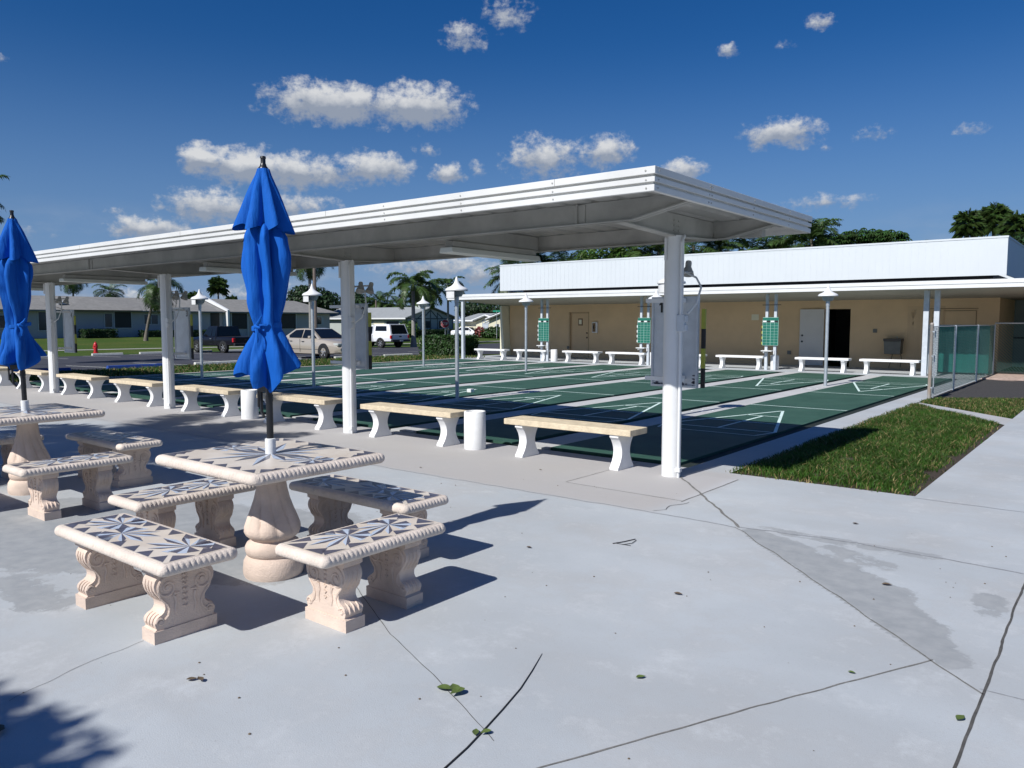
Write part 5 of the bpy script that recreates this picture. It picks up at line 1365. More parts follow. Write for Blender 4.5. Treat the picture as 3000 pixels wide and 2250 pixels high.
# firewall parapet between the units
b = MB(); P = [(HX + 1.0, 2.72), (HX - 4.4, 4.30), (HX - 9.8, 2.72), (HX - 9.8, 3.02), (HX - 4.4, 4.75), (HX + 1.0, 2.98)]
b.prism([(p[0], p[1]) for p in P], 'y', 51.0, 51.25); b.box(HX - 0.2, HX + 1.0, 51.0, 51.25, -0.5, 2.72)
o = b.build('firewall', M['white'], hA)
hB = empty('hip_roof_house', 'pale row house with hip roof end behind the gold sedan', 'house', (0, 0, 0), 0, 'houses across the street')
b = MB(); b.box(HX - 9, HX, 51.3, 66.6, -0.5, 2.72); b.build('wall', M['house_blue'], hB)
gable_roof(hB, HX - 9.8, HX + 0.7, 51.26, 67.6, 2.78, 4.38, M['shingle'], 3.2)
b = MB(); b.box(HX, HX + 0.06, 52.1, 54.1, 0.75, 2.58); b.build('porch_screen', M['house_dark'], hB)
b = MB(); b.box(HX, HX + 0.06, 55.0, 61.1, 0.75, 2.58); b.build('porch_screen', M['house_dark'], hB)
for y in (52.0, 54.2, 54.9, 57.9, 61.2): MB().box(HX + 0.06, HX + 0.14, y - 0.06, y + 0.06, -0.4, 2.62).build('porch_post', M['frame'], hB)
windowpart(hB, HX, 64.2, 65.2, 1.25, 2.2, 0.03, M['glass'], 0.09)
b = MB(); b.box(HX, HX + 0.05, 63.75, 64.08, 1.2, 2.25); b.box(HX, HX + 0.05, 65.32, 65.65, 1.2, 2.25); b.build('shutter', M['shutter'], hB)
# gabled house with timber trusses
k = 1.15; gx, gy = -66.12*k, 63.41*k
hC = empty('gabled_house', 'sage gabled house with dark timber bracing behind the stop sign', 'house', (gx, gy, -0.30), 0, 'houses across the street')
b = MB(); W2 = 9.3; b.box(-19, 0, 0, W2, -0.3, 2.35)
b.prism([(0, 2.35), (W2, 2.35), (W2/2, 3.75)], 'x', -19, 0.0); b.build('wall', M['house_sage'], hC)
b = MB(); ov = 0.55
for s in (0, 1):
    y0 = -ov if s == 0 else W2 + ov; ym = W2/2
    ze = 2.40; zr = 3.95
    rows = [[(-19.5, y0, ze), (0.45, y0, ze)], [(-19.5, ym, zr), (0.45, ym, zr)]]
    b.grid(rows if s == 0 else rows[::-1]); rows = [[(p[0], p[1], p[2] - 0.14) for p in r] for r in rows]; b.grid(rows[::-1])
b.build('roof', M['shingle_b'], hC)
b = MB(); b.box(-19.5, 0.47, -ov - 0.03, -ov, 2.24, 2.42); b.build('fascia', M['white'], hC)
b = MB(); b.tube([(0.46, -ov, 2.36), (0.46, W2/2, 3.90), (0.46, W2 + ov, 2.36)], 0.10, 4); b.build('barge_board', M['timber'], hC)
b = MB()
def tm(y0, z0, y1, z1, r=0.07): b.tube([(0.03, y0, z0), (0.03, y1, z1)], r, 4)
tm(0, 2.32, W2, 2.32); tm(0, 0.75, W2, 0.75)
for y in (0.15, 2.0, 3.3, 4.65, 6.0, 7.6, W2 - 0.15): tm(y, 0.75, y, 2.32)
for y in (3.3, 6.0): tm(y, 2.32, y, 3.15)
tm(2.2, 2.35, 3.3, 3.1); tm(3.3, 2.4, 4.65, 3.5); tm(6.0, 2.4, 4.65, 3.5); tm(7.1, 2.35, 6.0, 3.1); tm(4.65, 2.32, 4.65, 3.6)
b.build('timber_bracing', M['timber'], hC)
b = MB()
for y0, y1 in ((0.6, 1.8), (3.35, 4.55), (6.3, 8.0)): b.box(0.0, 0.03, y0, y1, 1.05, 2.05)
b.build('window', M['glass'], hC)
b = MB(); b.box(-6.4, -4.2, -0.03, 0, 0.0, 2.0); b.build('garage_door', M['house_cream'], hC)
b = MB(); b.box(-3.8, -1.4, -0.03, 0, 1.1, 1.95); b.build('window', M['glass'], hC)
b = MB(); b.box(-12.5, -7.2, -0.04, 0, 0.0, 2.2); b.build('porch_screen', M['house_dark'], hC)
for x in (-12.3, -10.5, -8.8, -7.3): MB().box(x, x + 0.12, -0.12, -0.04, -0.2, 2.25).build('porch_post', M['white'], hC)
MB().box(-12.3, -7.2, -0.10, -0.04, 0.8, 0.9).build('porch_rail', M['white'], hC)
b = MB(); b.box(-2.2, -0.9, 3.6, 5.4, 3.4, 4.55); b.build('chimney', M['house_sage'], hC)
# cream house with two white gables, front faces the camera side
k = 1.28; dx, dy = -50.82*k, 60.59*k
hD = empty('cream_house', 'cream house with two white edged gables seen through the terrace opening', 'house', (dx, dy, -0.45), 0, 'houses across the street')
b = MB(); b.box(-6.0, 8, 0.6, 9, -0.3, 2.15); b.box(-0.4, 5.2, 0.0, 0.6, -0.3, 2.20); b.prism([(-0.4, 2.20), (5.2, 2.20), (2.4, 3.10)], 'y', 0.0, 9)
b.prism([(-3.0, 2.15), (0.2, 2.15), (-1.2, 2.72)], 'y', 0.6, 4); b.build('wall', M['house_cream'], hD)
b = MB()
def slope(x0, z0, x1, z1, y0, y1):
    b.face([(x0, y0, z0), (x1, y0, z1), (x1, y1, z1), (x0, y1, z0)]); b.face([(x0, y1, z0 - 0.12), (x1, y1, z1 - 0.12), (x1, y0, z1 - 0.12), (x0, y0, z0 - 0.12)])
slope(-0.6, 2.36, 2.4, 3.30, -0.5, 9.4); slope(2.4, 3.30, 5.5, 2.36, -0.5, 9.4); slope(-3.6, 2.16, -1.2, 2.90, 0.1, 6); slope(-1.2, 2.90, 0.6, 2.40, 0.1, 6)
slope(-6.6, 2.2, -6.6, 2.2, 0, 9); b.face([(-6.6, 0.0, 2.2), (-3.2, 0.0, 2.2), (-3.2, 5, 3.2), (-6.6, 5, 3.2)])
b.build('roof', M['shingle_b'], hD)
b = MB()
for (x0, z0, x1, z1, y) in ((-0.6, 2.34, 2.4, 3.28, -0.52), (2.4, 3.28, 5.5, 2.34, -0.52), (-3.65, 2.14, -1.2, 2.88, 0.08), (-1.2, 2.88, 0.6, 2.38, 0.08), (-6.6, 2.14, -3.2, 2.14, -0.02)): b.tube([(x0, y, z0), (x1, y, z1)], 0.12, 4)
b.build('barge_board', M['white'], hD)
b = MB(); b.box(0.55, 0.95, -0.02, 0.0, 0.95, 1.75); b.box(1.25, 1.65, -0.02, 0.0, 0.95, 1.75); b.build('shutter', M['frame'], hD)
b = MB(); b.box(0.95, 1.25, -0.03, 0.0, 0.95, 1.75); b.build('window', M['glass'], hD)
b = MB(); b.box(-2.0, -1.0, 0.56, 0.6, 0.75, 1.75); b.build('window', M['shutter'], hD)
b = MB()
for q in (((-1.9, 2.2), (-0.6, 1.8)), ((-0.6, 2.3), (-1.9, 1.8)), ((-2.0, 1.8), (-0.5, 1.8)), ((-2.0, 0.0), (-2.0, 2.3)), ((-0.55, 0.0), (-0.55, 2.4))): b.tube([(q[0][0], 0.57, q[0][1]), (q[1][0], 0.57, q[1][1])], 0.06, 4)
b.build('timber_bracing', M['shutter'], hD)

# ---------------------------------------------------------------- vegetation
def frond(b, base, az, el, L, droop, leafL, nl, width, R, plum=0, mi=0):
    """feather frond: rachis curve with narrow leaflets"""
    P = []; p = Vector(base); e = el; n = 14
    for i in range(n+1):
        P.append(p.copy()); p = p + Vector((cos(az)*cos(e), sin(az)*cos(e), sin(e)))*(L/n); e -= droop/n*(0.5 + 1.0*i/n)
    b.tube(P, [0.022*(1 - 0.85*i/n) for i in range(n+1)], 4, mi, False)
    for k in range(nl):
        u = 0.16 + 0.83*k/(nl-1); f = u*n; i = min(n-1, int(f)); q = P[i].lerp(P[i+1], f - i)
        d = (P[i+1] - P[i]).normalized(); s = d.cross(Vector((0, 0, 1)))
        if s.length < 0.05: s = Vector((-sin(az), cos(az), 0))
        s.normalize(); up = s.cross(d)
        ll = leafL*(0.45 + 0.75*sin(PI*min(1, u*0.95 + 0.08)))*R.uniform(0.85, 1.1)
        for sg in (-1, 1):
            roll = R.uniform(-0.25, 0.25) if not plum else R.uniform(-1.5, 1.2)
            dr = (s*sg*cos(roll) + up*sin(roll) + d*0.55).normalized()
            t1 = q + dr*ll*0.55; t2 = q + dr*ll + Vector((0, 0, -ll*R.uniform(0.15, 0.45)))
            w = d*width
            b.face([q - w*0.5, q + w*0.5, t1 + w*0.6, t1 - w*0.6], mi); b.face([t1 - w*0.6, t1 + w*0.6, t2], mi)
def feather_crown(seed, nf, L, leafL, nl, width, plum=0, elr=(-0.5, 1.35), droop=(1.2, 1.9), dry=0):
    R = random.Random(seed); b = MB()
    for k in range(nf):
        t = (k + 0.5)/nf; az = k*2.39996 + R.uniform(-0.2, 0.2); el = elr[1] + (elr[0] - elr[1])*t**0.9 + R.uniform(-0.12, 0.12)
        frond(b, (0.06*cos(az), 0.06*sin(az), -0.25*t), az, el, L*R.uniform(0.85, 1.08), R.uniform(*droop), leafL, nl, width, R, plum, 1 if (dry and t > 0.9 and R.random() < dry) else 0)
    return b
def fan_crown(seed, nf, pet, r):
    R = random.Random(seed); b = MB()
    for k in range(nf):
        t = (k + 0.5)/nf; az = k*2.39996 + R.uniform(-0.2, 0.2); el = 1.45 - 2.3*t + R.uniform(-0.15, 0.15)
        d = Vector((cos(az)*cos(el), sin(az)*cos(el), sin(el))); c = d*pet*R.uniform(0.7, 1.1) + Vector((0, 0, -0.2*t))
        b.tube([(0, 0, 0), c], 0.015, 3, 0, False)
        s = d.cross(Vector((0, 0, 1))); s = s.normalized() if s.length > 0.05 else Vector((1, 0, 0)); up = s.cross(d)
        n = 31
        for i in range(n):
            a = -1.9 + 3.8*i/(n-1); v = (d*cos(a) + s*sin(a)); rr = r*(0.75 + 0.3*cos(a*0.7))*R.uniform(0.85, 1.05); w = (s*cos(a) - d*sin(a))*rr*0.022
            m = c + v*rr*0.6 + up*0.05; e = c + v*rr + Vector((0, 0, -rr*R.uniform(0.15, 0.5)))
            b.face([c, m + w, e]); b.face([c, e, m - w])
    return b
CR = {
 'queen': feather_crown(1, 24, 2.6, 0.66, 36, 0.045, 0, (-0.9, 1.3), (1.5, 2.3), 0.5),
 'foxtail': feather_crown(2, 13, 2.8, 0.58, 50, 0.075, 0, (-0.1, 1.15), (1.8, 2.5), 0.3),
 'areca': feather_crown(3, 18, 2.2, 0.52, 34, 0.055, 0, (0.15, 1.45), (1.2, 2.1)),
 'coco': feather_crown(4, 22, 3.0, 0.72, 40, 0.06, 0, (-0.6, 1.2), (1.1, 1.8), 0.4),
 'fan': fan_crown(5, 34, 0.8, 1.05),
}
CR = {k: v.mesh('crown', [M['palm'], M['palm_dry']]) for k, v in CR.items()}
def palm(label, kind, x, y, zc, r=1.0, trunk=0.13, lean=(0, 0), rz=0.0, bark='bark', shaft=0, group='palms behind the building and across the street', name='palm_tree'):
    g = gz(x, y) - 0.04
    t = empty(name, label, 'palm', (x, y, g), 0, group)
    h = zc - g
    n = 10; P = [(lean[0]*(1 - (1 - i/n)**1.5 if False else (i/n)**1.4), lean[1]*(i/n)**1.4, h*i/n) for i in range(n+1)]
    b = MB(); b.tube(P, [trunk*(1.35 - 0.55*min(1, i/2.0)) if i < 3 else trunk*(0.82 - 0.2*i/n) for i in range(n+1)], 10); b.build('trunk', M[bark], t, 0.8)
    if shaft:
        b = MB(); b.tube([(lean[0], lean[1], h - 0.05), (lean[0], lean[1], h + shaft*0.5), (lean[0], lean[1], h + shaft)], [trunk*0.75, trunk*0.8, trunk*0.45], 10); b.build('crownshaft', M['crownshaft'], t, 0.8)
    o = bpy.data.objects.new('crown', CR[kind]); COL.objects.link(o); o.parent = t
    o.location = (lean[0], lean[1], h + shaft); o.scale = (r, r, r); o.rotation_euler = (0, 0, rz)
    return t
def leafball(seed, blobs, n, ls, flat=0.7):
    """leaf clump quads spread through several ellipsoids (x,y,z,rx,ry,rz)"""
    R = random.Random(seed); b = MB(); tot = sum(q[3]*q[4] + q[4]*q[5] for q in blobs)
    for q in blobs:
        for _ in range(int(n*(q[3]*q[4] + q[4]*q[5])/tot)):
            d = Vector((R.gauss(0, 1), R.gauss(0, 1), R.gauss(0, 1))).normalized(); rr = R.uniform(0.45, 1.0)**0.5
            k = 1 + 0.22*noise.noise(Vector((d.x*2.1 + seed, d.y*2.1, d.z*2.1)))
            p = Vector((q[0] + d.x*q[3]*rr*k, q[1] + d.y*q[4]*rr*k, q[2] + d.z*q[5]*rr*k))
            nrm = (d + Vector((R.gauss(0, 0.6), R.gauss(0, 0.6), R.gauss(0.3, 0.6)))).normalized()
            a = nrm.cross(Vector((R.gauss(0, 1), R.gauss(0, 1), R.gauss(0, 1)))).normalized(); c = nrm.cross(a); s = ls*R.uniform(0.6, 1.3)
            b.face([p - a*s*0.5, p + c*s*0.32 + nrm*s*0.06, p + a*s*0.6, p - c*s*0.32 + nrm*s*0.06])
    return b
def tree(label, x, y, zc, blobs, n, ls, mt='leaf_dark', trunk=0.18, seed=1, cat='tree', group='broad leaved trees in the background', name='broadleaf_tree'):
    g = gz(x, y) - 0.04; t = empty(name, label, cat, (x, y, g), 0, group); h = zc - g
    b = MB(); b.tube([(0, 0, 0), (0.05, 0, h*0.35), (0.0, 0.05, h*0.6)], [trunk, trunk*0.8, trunk*0.55], 8)
    for k, q in enumerate(blobs[:6]): b.tube([(0.0, 0.05, h*0.55), (q[0]*0.5, q[1]*0.5, h + q[2]*0.5 - h*0.12), (q[0]*0.9, q[1]*0.9, h + q[2])], [trunk*0.45, trunk*0.3, trunk*0.12], 6)
    b.build('trunk', M['bark'], t, 0.8)
    o = leafball(seed, [(a, c, h + z, rx, ry, rz) for a, c, z, rx, ry, rz in blobs], n, ls).build('crown', M[mt], t)
    return t
def hedge(label, x0, x1, y0, y1, z0, z1, mt, n, ls, seed, rz=0, group='clipped hedges'):
    R = random.Random(seed); cx, cy = (x0+x1)/2, (y0+y1)/2; lx, ly = (x1-x0)/2, (y1-y0)/2
    t = empty('hedge', label, 'hedge', (cx, cy, z0), rz, group)
    b = MB(); b.box(-lx*0.86, lx*0.86, -ly*0.86, ly*0.86, 0, (z1-z0)*0.90); b.build('twigs', M['leaf_dark'], t, bevel=0.1)
    b = MB(); H = z1 - z0
    for _ in range(n):
        f = R.random(); p = Vector((R.uniform(-lx, lx), R.uniform(-ly, ly), R.uniform(0, H)))
        if f < 0.3: p.z = H*R.uniform(0.90, 1.0); nn = Vector((0, 0, 1))
        elif f < 0.65: p.y = (-ly if R.random() < 0.7 else ly)*R.uniform(0.88, 1.0); nn = Vector((0, -1, 0.2))
        else: p.x = (lx if R.random() < 0.7 else -lx)*R.uniform(0.88, 1.0); nn = Vector((1, 0, 0.2))
        if p.z > H*0.8 and abs(p.x) > lx*0.93 and R.random() < 0.5: continue
        p += Vector((R.gauss(0, 0.025), R.gauss(0, 0.025), R.gauss(0, 0.025)))
        nn = (nn + Vector((R.gauss(0, 0.6), R.gauss(0, 0.6), R.gauss(0, 0.6)))).normalized(); a = nn.cross(Vector((R.gauss(0, 1), R.gauss(0, 1), R.gauss(0, 1)))).normalized(); c = nn.cross(a); s = ls*R.uniform(0.6, 1.3)
        b.face([p - a*s*0.5, p + c*s*0.33, p + a*s*0.55, p - c*s*0.33])
    b.build('leaves', M[mt], t); return t

# across the street, left to right
palm('palm at the left edge of the photo, only its fronds in view', 'coco', -37.4, 10.9, 6.6, 0.72, 0.15, rz=0.4)
palm('palm whose fronds hang below the canopy beside the leftmost visible column', 'queen', -106, 43.5, 7.6, 1.0, 0.16, rz=1.0)
palm('queen palm with dark leaning trunk behind the third column', 'queen', -73.5, 36.5, 5.3, 1.15, 0.17, (0.9, 1.0), 0.2)
palm('small feathery palm behind the row house left of the third column', 'queen', -108, 49.0, 5.6, 1.0, 0.15, rz=2.2)
palm('fan palm with round head above the row house roof', 'fan', -100.7, 60.5, 6.6, 0.95, 0.17, rz=0.3, name='fan_palm')
palm('low fan palm peeping over the row house ridge right of the round headed palm', 'fan', -103, 64.0, 4.3, 0.8, 0.15, rz=1.3, name='fan_palm')
palm('low palm peeping over the row house ridge beside the utility pole', 'fan', -101, 57.0, 4.6, 0.8, 0.15, rz=2.0, name='fan_palm')
palm('tall palm with pale straight trunk behind the gold sedan, crown hidden by the canopy', 'queen', -52.0, 39.3, 7.5, 1.05, 0.17, rz=0.9, bark='bark_pale')
palm('bushy foxtail palm with grey trunk beside the white pickup', 'foxtail', -43.7, 42.7, 4.0, 0.92, 0.21, rz=1.1, bark='bark_pale', shaft=0.5, name='foxtail_palm')
palm('second foxtail palm just behind and right of the first', 'foxtail', -52.0, 52.2, 4.3, 0.95, 0.18, rz=2.6, bark='bark_pale', shaft=0.5, name='foxtail_palm')
palm('feathery palm behind the tallest shielded lamp', 'foxtail', -52.5, 56.0, 5.0, 0.85, 0.15, rz=0.5, bark='bark_pale', name='foxtail_palm')
palm('far palm left of the foxtail palm, over the grey roof', 'coco', -93.0, 83.5, 4.7, 0.95, 0.16, rz=0.2)
palm('second far palm left of the foxtail palm', 'coco', -90.0, 84.5, 4.3, 0.95, 0.16, rz=1.7)
palm('third far palm left of the foxtail palm, nearest to its trunk', 'coco', -88.0, 87.0, 4.9, 0.95, 0.16, rz=2.9)
tree('round dark tree behind the hip roof house', -95, 71.5, 4.9, [(0, 0, 0, 3.4, 3.4, 1.9), (-2.4, 0.8, -0.5, 2.0, 2.0, 1.4), (2.2, 1.6, -0.4, 2.2, 2.2, 1.5), (0.8, -1, 0.9, 1.8, 1.8, 1.1)], 5200, 0.42, 'leaf_dark', seed=3)
tree('loose dark tree behind the column numbered 2', -98, 84.0, 4.2, [(0, 0, 0, 3.0, 3.0, 1.8), (-3, -2, -0.8, 2.0, 2.2, 1.3), (2.5, 2.4, -0.7, 2.5, 2.5, 1.4), (-1.0, 0, 1.2, 1.2, 1.2, 1.0), (4.8, 5, -1.2, 2.0, 2.2, 1.2)], 5200, 0.42, 'leaf_dark', seed=4)
tree('small tree over the ridge of the gabled house', -79, 88, 3.4, [(0, 0, 0, 1.6, 1.6, 1.3), (1.8, 1.8, -0.6, 1.4, 1.4, 0.8), (3.5, 3.0, -0.7, 1.4, 1.4, 0.8)], 1800, 0.36, 'leaf_dark', seed=6)
tree('broad very dark tree behind the cream house', -74, 91, 3.8, [(0, 0, 0, 4.2, 4.2, 1.6), (3.2, 3, 0.2, 3.2, 3.2, 1.5), (-3.0, -2.5, -0.3, 2.8, 2.8, 1.2), (6.0, 5, -0.2, 2.8, 2.8, 1.4)], 5200, 0.42, 'leaf_dark', seed=7)
def bushes(label, x, y, z, blobs, n, ls, mt, seed):
    t = empty('shrub', label, 'shrub', (x, y, gz(x, y) - 0.05), 0, 'garden shrubs')
    leafball(seed, blobs, n, ls).build('leaves', M[mt], t); 
    b = MB(); b.tube([(0, 0, 0), (0.02, 0, 0.5)], 0.04, 6); b.build('stem', M['bark'], t); return t
bushes('dark green shrub in front of the cream house', -62.8, 75.6, 0, [(0, 0, 0.7, 1.5, 1.3, 0.8), (-1.2, 0, 0.6, 1.0, 1.0, 0.7), (1.2, 0.4, 0.6, 1.0, 1.0, 0.6)], 1500, 0.32, 'leaf', 11)
bushes('reddish shrub left of the dark green one at the cream house', -64.9, 75.2, 0, [(0, 0, 0.8, 0.75, 0.75, 0.65)], 420, 0.3, 'croton', 12)
bushes('green shrub beside the garage of the gabled house', -74.2, 71.6, 0, [(0, 0, 1.3, 1.5, 1.2, 1.0), (0.3, 0, 0.6, 1.2, 1.0, 0.7)], 800, 0.32, 'leaf_bright', 13)
hedge('low clipped hedge in front of the row house, right of the hydrant', -83.6, -82.0, 34.6, 37.9, -0.1, 0.85, 'leaf_dark', 1400, 0.16, 1)
hedge('low dark hedge along the row house behind the third column', -83.4, -82.4, 40.6, 48.6, -0.1, 0.66, 'leaf_dark', 1800, 0.16, 2)
hedge('dark foundation hedge in front of the gabled house', gx + 0.3, gx + 1.5, gy + 0.2, gy + 10.0, -0.45, 0.55, 'leaf_dark', 1600, 0.2, 3)
hedge('square clipped hedge at the left corner of the terrace', -27.55, -25.15, 27.3, 29.0, -0.06, 0.93, 'leaf', 5200, 0.10, 4, rz=0.25)

# behind the building, left to right
palm('palm at the left end of the white parapet', 'coco', -34.05, 42.9, 4.8, 0.78, 0.16, rz=0.5)
palm('palm behind the left end of the parapet, top only', 'coco', -37.2, 48.2, 5.5, 0.72, 0.16, rz=1.9)
palm('royal palm with smooth green shaft rising behind the parapet into the canopy', 'coco', -36.4, 47.7, 8.0, 1.0, 0.20, rz=0.9, bark='bark_pale', shaft=1.5, name='royal_palm')
palm('palm right of the royal palm shaft, drooping fronds over the parapet', 'coco', -36.0, 48.9, 6.0, 0.78, 0.16, rz=2.4)
palm('small palm between royal palm shaft and the bright green tree', 'coco', -34.0, 49.2, 5.8, 0.72, 0.15, rz=0.1)
tree('bright green leafy tree over the parapet under the canopy edge', -29.6, 47.2, 6.3, [(0, 0, 0, 1.7, 1.7, 1.0), (1.5, 0.8, -0.2, 1.4, 1.4, 0.9), (-1.2, 0, -0.6, 1.1, 1.1, 0.7)], 3200, 0.22, 'leaf_bright', seed=15)
for i, (x, y, z, r, lab) in enumerate([(-27.6, 48.5, 6.6, 0.95, 'dense palm right of the bright green tree'), (-25.6, 48.2, 6.4, 0.95, 'dense palm left of the end column, second from the bright tree'), (-23.4, 49.0, 6.7, 1.0, 'dense brownish palm seen just right of the end column'), (-22.0, 50.0, 6.5, 0.9, 'arching palm right of the end column floodlight'), (-20.2, 50.8, 6.1, 0.9, 'palm at the far corner below the canopy, left of the blue gap'), (-18.3, 50.0, 5.9, 0.85, 'low palm right of the blue gap below the canopy corner'), (-16.6, 49.0, 6.2, 0.95, 'palm directly below the far canopy corner'), (-15.0, 47.0, 6.4, 1.0, 'tall arching palm just right of the far canopy corner')]):
    palm(lab, 'areca' if i % 2 else 'coco', x, y, z, r, 0.13, rz=i*1.1)
for i, (x, y, z, lab) in enumerate([(-24.6, 46.5, 4.9, 'dark undergrowth shrub behind the parapet left of the end column'), (-21.2, 47.5, 4.9, 'dark undergrowth shrub behind the parapet right of the end column'), (-16.4, 46.3, 5.0, 'yellow green undergrowth shrub below the canopy corner')]):
    tree(lab, x, y, z, [(0, 0, 0, 2.2, 1.6, 1.0), (-2, 0, 0.1, 1.8, 1.4, 0.9), (2, 0.5, 0, 1.8, 1.4, 0.8)], 2400, 0.24, 'leaf_dark' if i < 2 else 'leaf_bright', 0.1, seed=30 + i, cat='shrub', group='undergrowth behind the parapet', name='tall_shrub')
# schefflera: umbrellas of drooping leaflets
def umbrella_tree(label, x, y, zc, blobs, n, seed):
    g = gz(x, y) - 0.04; t = empty('umbrella_tree', label, 'tree', (x, y, g), 0); h = zc - g; R = random.Random(seed)
    b = MB(); b.tube([(0, 0, 0), (0.1, 0, h*0.6), (0, 0, h)], [0.16, 0.12, 0.06], 8)
    for q in blobs: b.tube([(0.05, 0, h*0.6), (q[0]*0.6, q[1]*0.6, h + q[2] - 0.6), (q[0], q[1], h + q[2])], [0.08, 0.06, 0.03], 6)
    b.build('trunk', M['bark'], t, 0.8)
    b = MB(); tot = sum(q[3]*q[4] for q in blobs)
    for q in blobs:
        for _ in range(int(n*q[3]*q[4]/tot)):
            d = Vector((R.gauss(0, 1), R.gauss(0, 1), R.gauss(0.25, 0.8))).normalized(); rr = R.uniform(0.6, 1.0)
            c = Vector((q[0] + d.x*q[3]*rr, q[1] + d.y*q[4]*rr, h + q[2] + d.z*q[5]*rr)); a0 = R.uniform(0, 6)
            for k in range(8):
                a = a0 + 2*PI*k/8; v = Vector((cos(a), sin(a), -0.35)); s = Vector((-sin(a), cos(a), 0)); L = R.uniform(0.24, 0.34)
                b.face([c, c + v*L*0.5 + s*0.055, c + v*L + Vector((0, 0, -L*0.35)), c + v*L*0.5 - s*0.055])
    b.build('crown', M['leaf'], t); return t
umbrella_tree('umbrella tree with drooping leaf rosettes above the middle of the parapet', -13.6, 52.0, 6.6, [(0, 0, 0.1, 1.6, 1.5, 0.75), (-1.7, 0, -0.1, 1.2, 1.2, 0.7), (1.5, 0, 0.0, 1.2, 1.2, 0.7), (2.6, 0, -0.7, 1.1, 1.1, 0.5), (-2.6, 0, -0.9, 0.9, 0.9, 0.5)], 900, 5)
tree('low shrub right of the umbrella tree along the parapet', -10.6, 51.2, 5.4, [(0, 0, 0, 1.6, 1.2, 0.8), (1.6, 0, -0.4, 1.2, 1.0, 0.6)], 1500, 0.24, 'leaf', 0.1, seed=40, cat='shrub', group='undergrowth behind the parapet', name='tall_shrub')
palm('pale thin palm behind the parapet, left of the tall fan palms', 'areca', -9.5, 56.0, 5.7, 0.8, 0.1, rz=0.7)
for i, (x, y, z, r, k, lab) in enumerate([(-8.2, 54.8, 7.5, 0.62, 'fan', 'left one of the two tall fan palms above the parapet end'), (-7.25, 58.1, 8.0, 0.74, 'fan', 'right one of the two tall fan palms above the parapet end'), (-5.6, 54.3, 7.0, 0.68, 'fan', 'brownish fan palm at the right edge behind the parapet end'), (-5.0, 59.8, 6.5, 0.75, 'fan', 'fan palm at the right edge seen beyond the parapet side')]):
    palm(lab, k, x, y, z, r, 0.16, rz=i*1.7, name='fan_palm')
for i, (x, y, z, lab) in enumerate([(-7.6, 53.6, 5.5, 'brownish green shrub mass below the two tall fan palms'), (-5.0, 53.0, 5.6, 'dark shrub mass behind the right end of the parapet')]):
    tree(lab, x, y, z, [(0, 0, 0, 1.5, 1.3, 1.0), (1.3, 0, 0.2, 1.3, 1.2, 0.9), (-1.3, 0, -0.2, 1.1, 1.1, 0.8)], 2400, 0.26, 'leaf_dark', 0.1, seed=50 + i, cat='shrub', group='undergrowth behind the parapet', name='tall_shrub')

# utility poles
def pole(label, x, y, h, arms):
    t = empty('utility_pole', label, 'pole', (x, y, gz(x, y) - 0.05), math.radians(38), 'utility poles')
    b = MB(); b.tube([(0, 0, 0), (0, 0, h)], [0.16, 0.11], 8); b.build('pole', M['wood_pole'] if not arms else M['grey_paint'], t)
    for k in range(arms):
        b = MB(); b.tube([(-0.9, 0, h - 0.8 - 1.0*k), (0.9, 0, h - 0.8 - 1.0*k)], 0.07, 5); b.build('crossarm', M['wood_pole'], t)
pole('distant power pole with three crossarms behind the row house', -143, 76, 8.6, 3)
pole('dark wooden pole standing beside the pale trunk behind the gold sedan', -50.2, 38.4, 10.0, 0)
pole('thin pale pole left of the foxtail palm', -91, 81.0, 5.4, 0)

# trees behind the photographer that throw the shadows on the plaza
palm('palm behind the photographer shading the left of the plaza', 'coco', -11.7, -2.6, 7.0, 0.82, 0.15, rz=0.3, group='palms behind the photographer')
palm('second palm behind the photographer shading the left of the plaza', 'coco', -10.3, -3.1, 7.0, 0.72, 0.15, rz=1.3, group='palms behind the photographer')
palm('palm close behind the photographer shading the lower left corner', 'areca', -3.6, -5.2, 4.9, 0.45, 0.13, rz=0.8, group='palms behind the photographer')
tree('leafy tree behind the photographer shading the lower left corner', -3.65, -5.12, 4.9, [(0, 0, 0, 1.35, 0.95, 0.8), (0.75, -0.15, -0.05, 0.8, 0.75, 0.6), (-0.6, 0.1, 0, 0.8, 0.8, 0.6)], 5200, 0.20, 'leaf', 0.12, seed=60)

# ---------------------------------------------------------------- sun, sky, camera
sd = Vector((-0.062, -1.05, 1.0)).normalized()
sl = bpy.data.lights.new('sun', 'SUN'); sl.energy = 5.0; sl.angle = math.radians(0.5); sl.color = (1.0, 0.98, 0.945)
so = bpy.data.objects.new('sun', sl); COL.objects.link(so); so.rotation_euler = (-sd).to_track_quat('-Z', 'Y').to_euler(); so.location = (0, -20, 30)
W = bpy.data.worlds.new('World'); S.world = W; W.use_nodes = True
N = W.node_tree.nodes; L = W.node_tree.links
bg = N['Background']; bg.inputs['Strength'].default_value = 0.067
sky = N.new('ShaderNodeTexSky'); sky.sky_type = 'NISHITA'; sky.sun_disc = False
sky.sun_elevation = math.asin(sd.z); sky.sun_rotation = math.atan2(sd.x, sd.y) % (2*PI)
sky.altitude = 200; sky.air_density = 1.0; sky.dust_density = 0.2; sky.ozone_density = 4.0
hs = N.new('ShaderNodeHueSaturation'); hs.inputs['Saturation'].default_value = 1.37; hs.inputs['Hue'].default_value = 0.506
L.new(sky.outputs[0], hs.inputs['Color'])
hs.inputs['Hue'].default_value = 0.512
tc = N.new('ShaderNodeTexCoord')
sp = N.new('ShaderNodeSeparateXYZ'); L.new(tc.outputs['Generated'], sp.inputs[0])
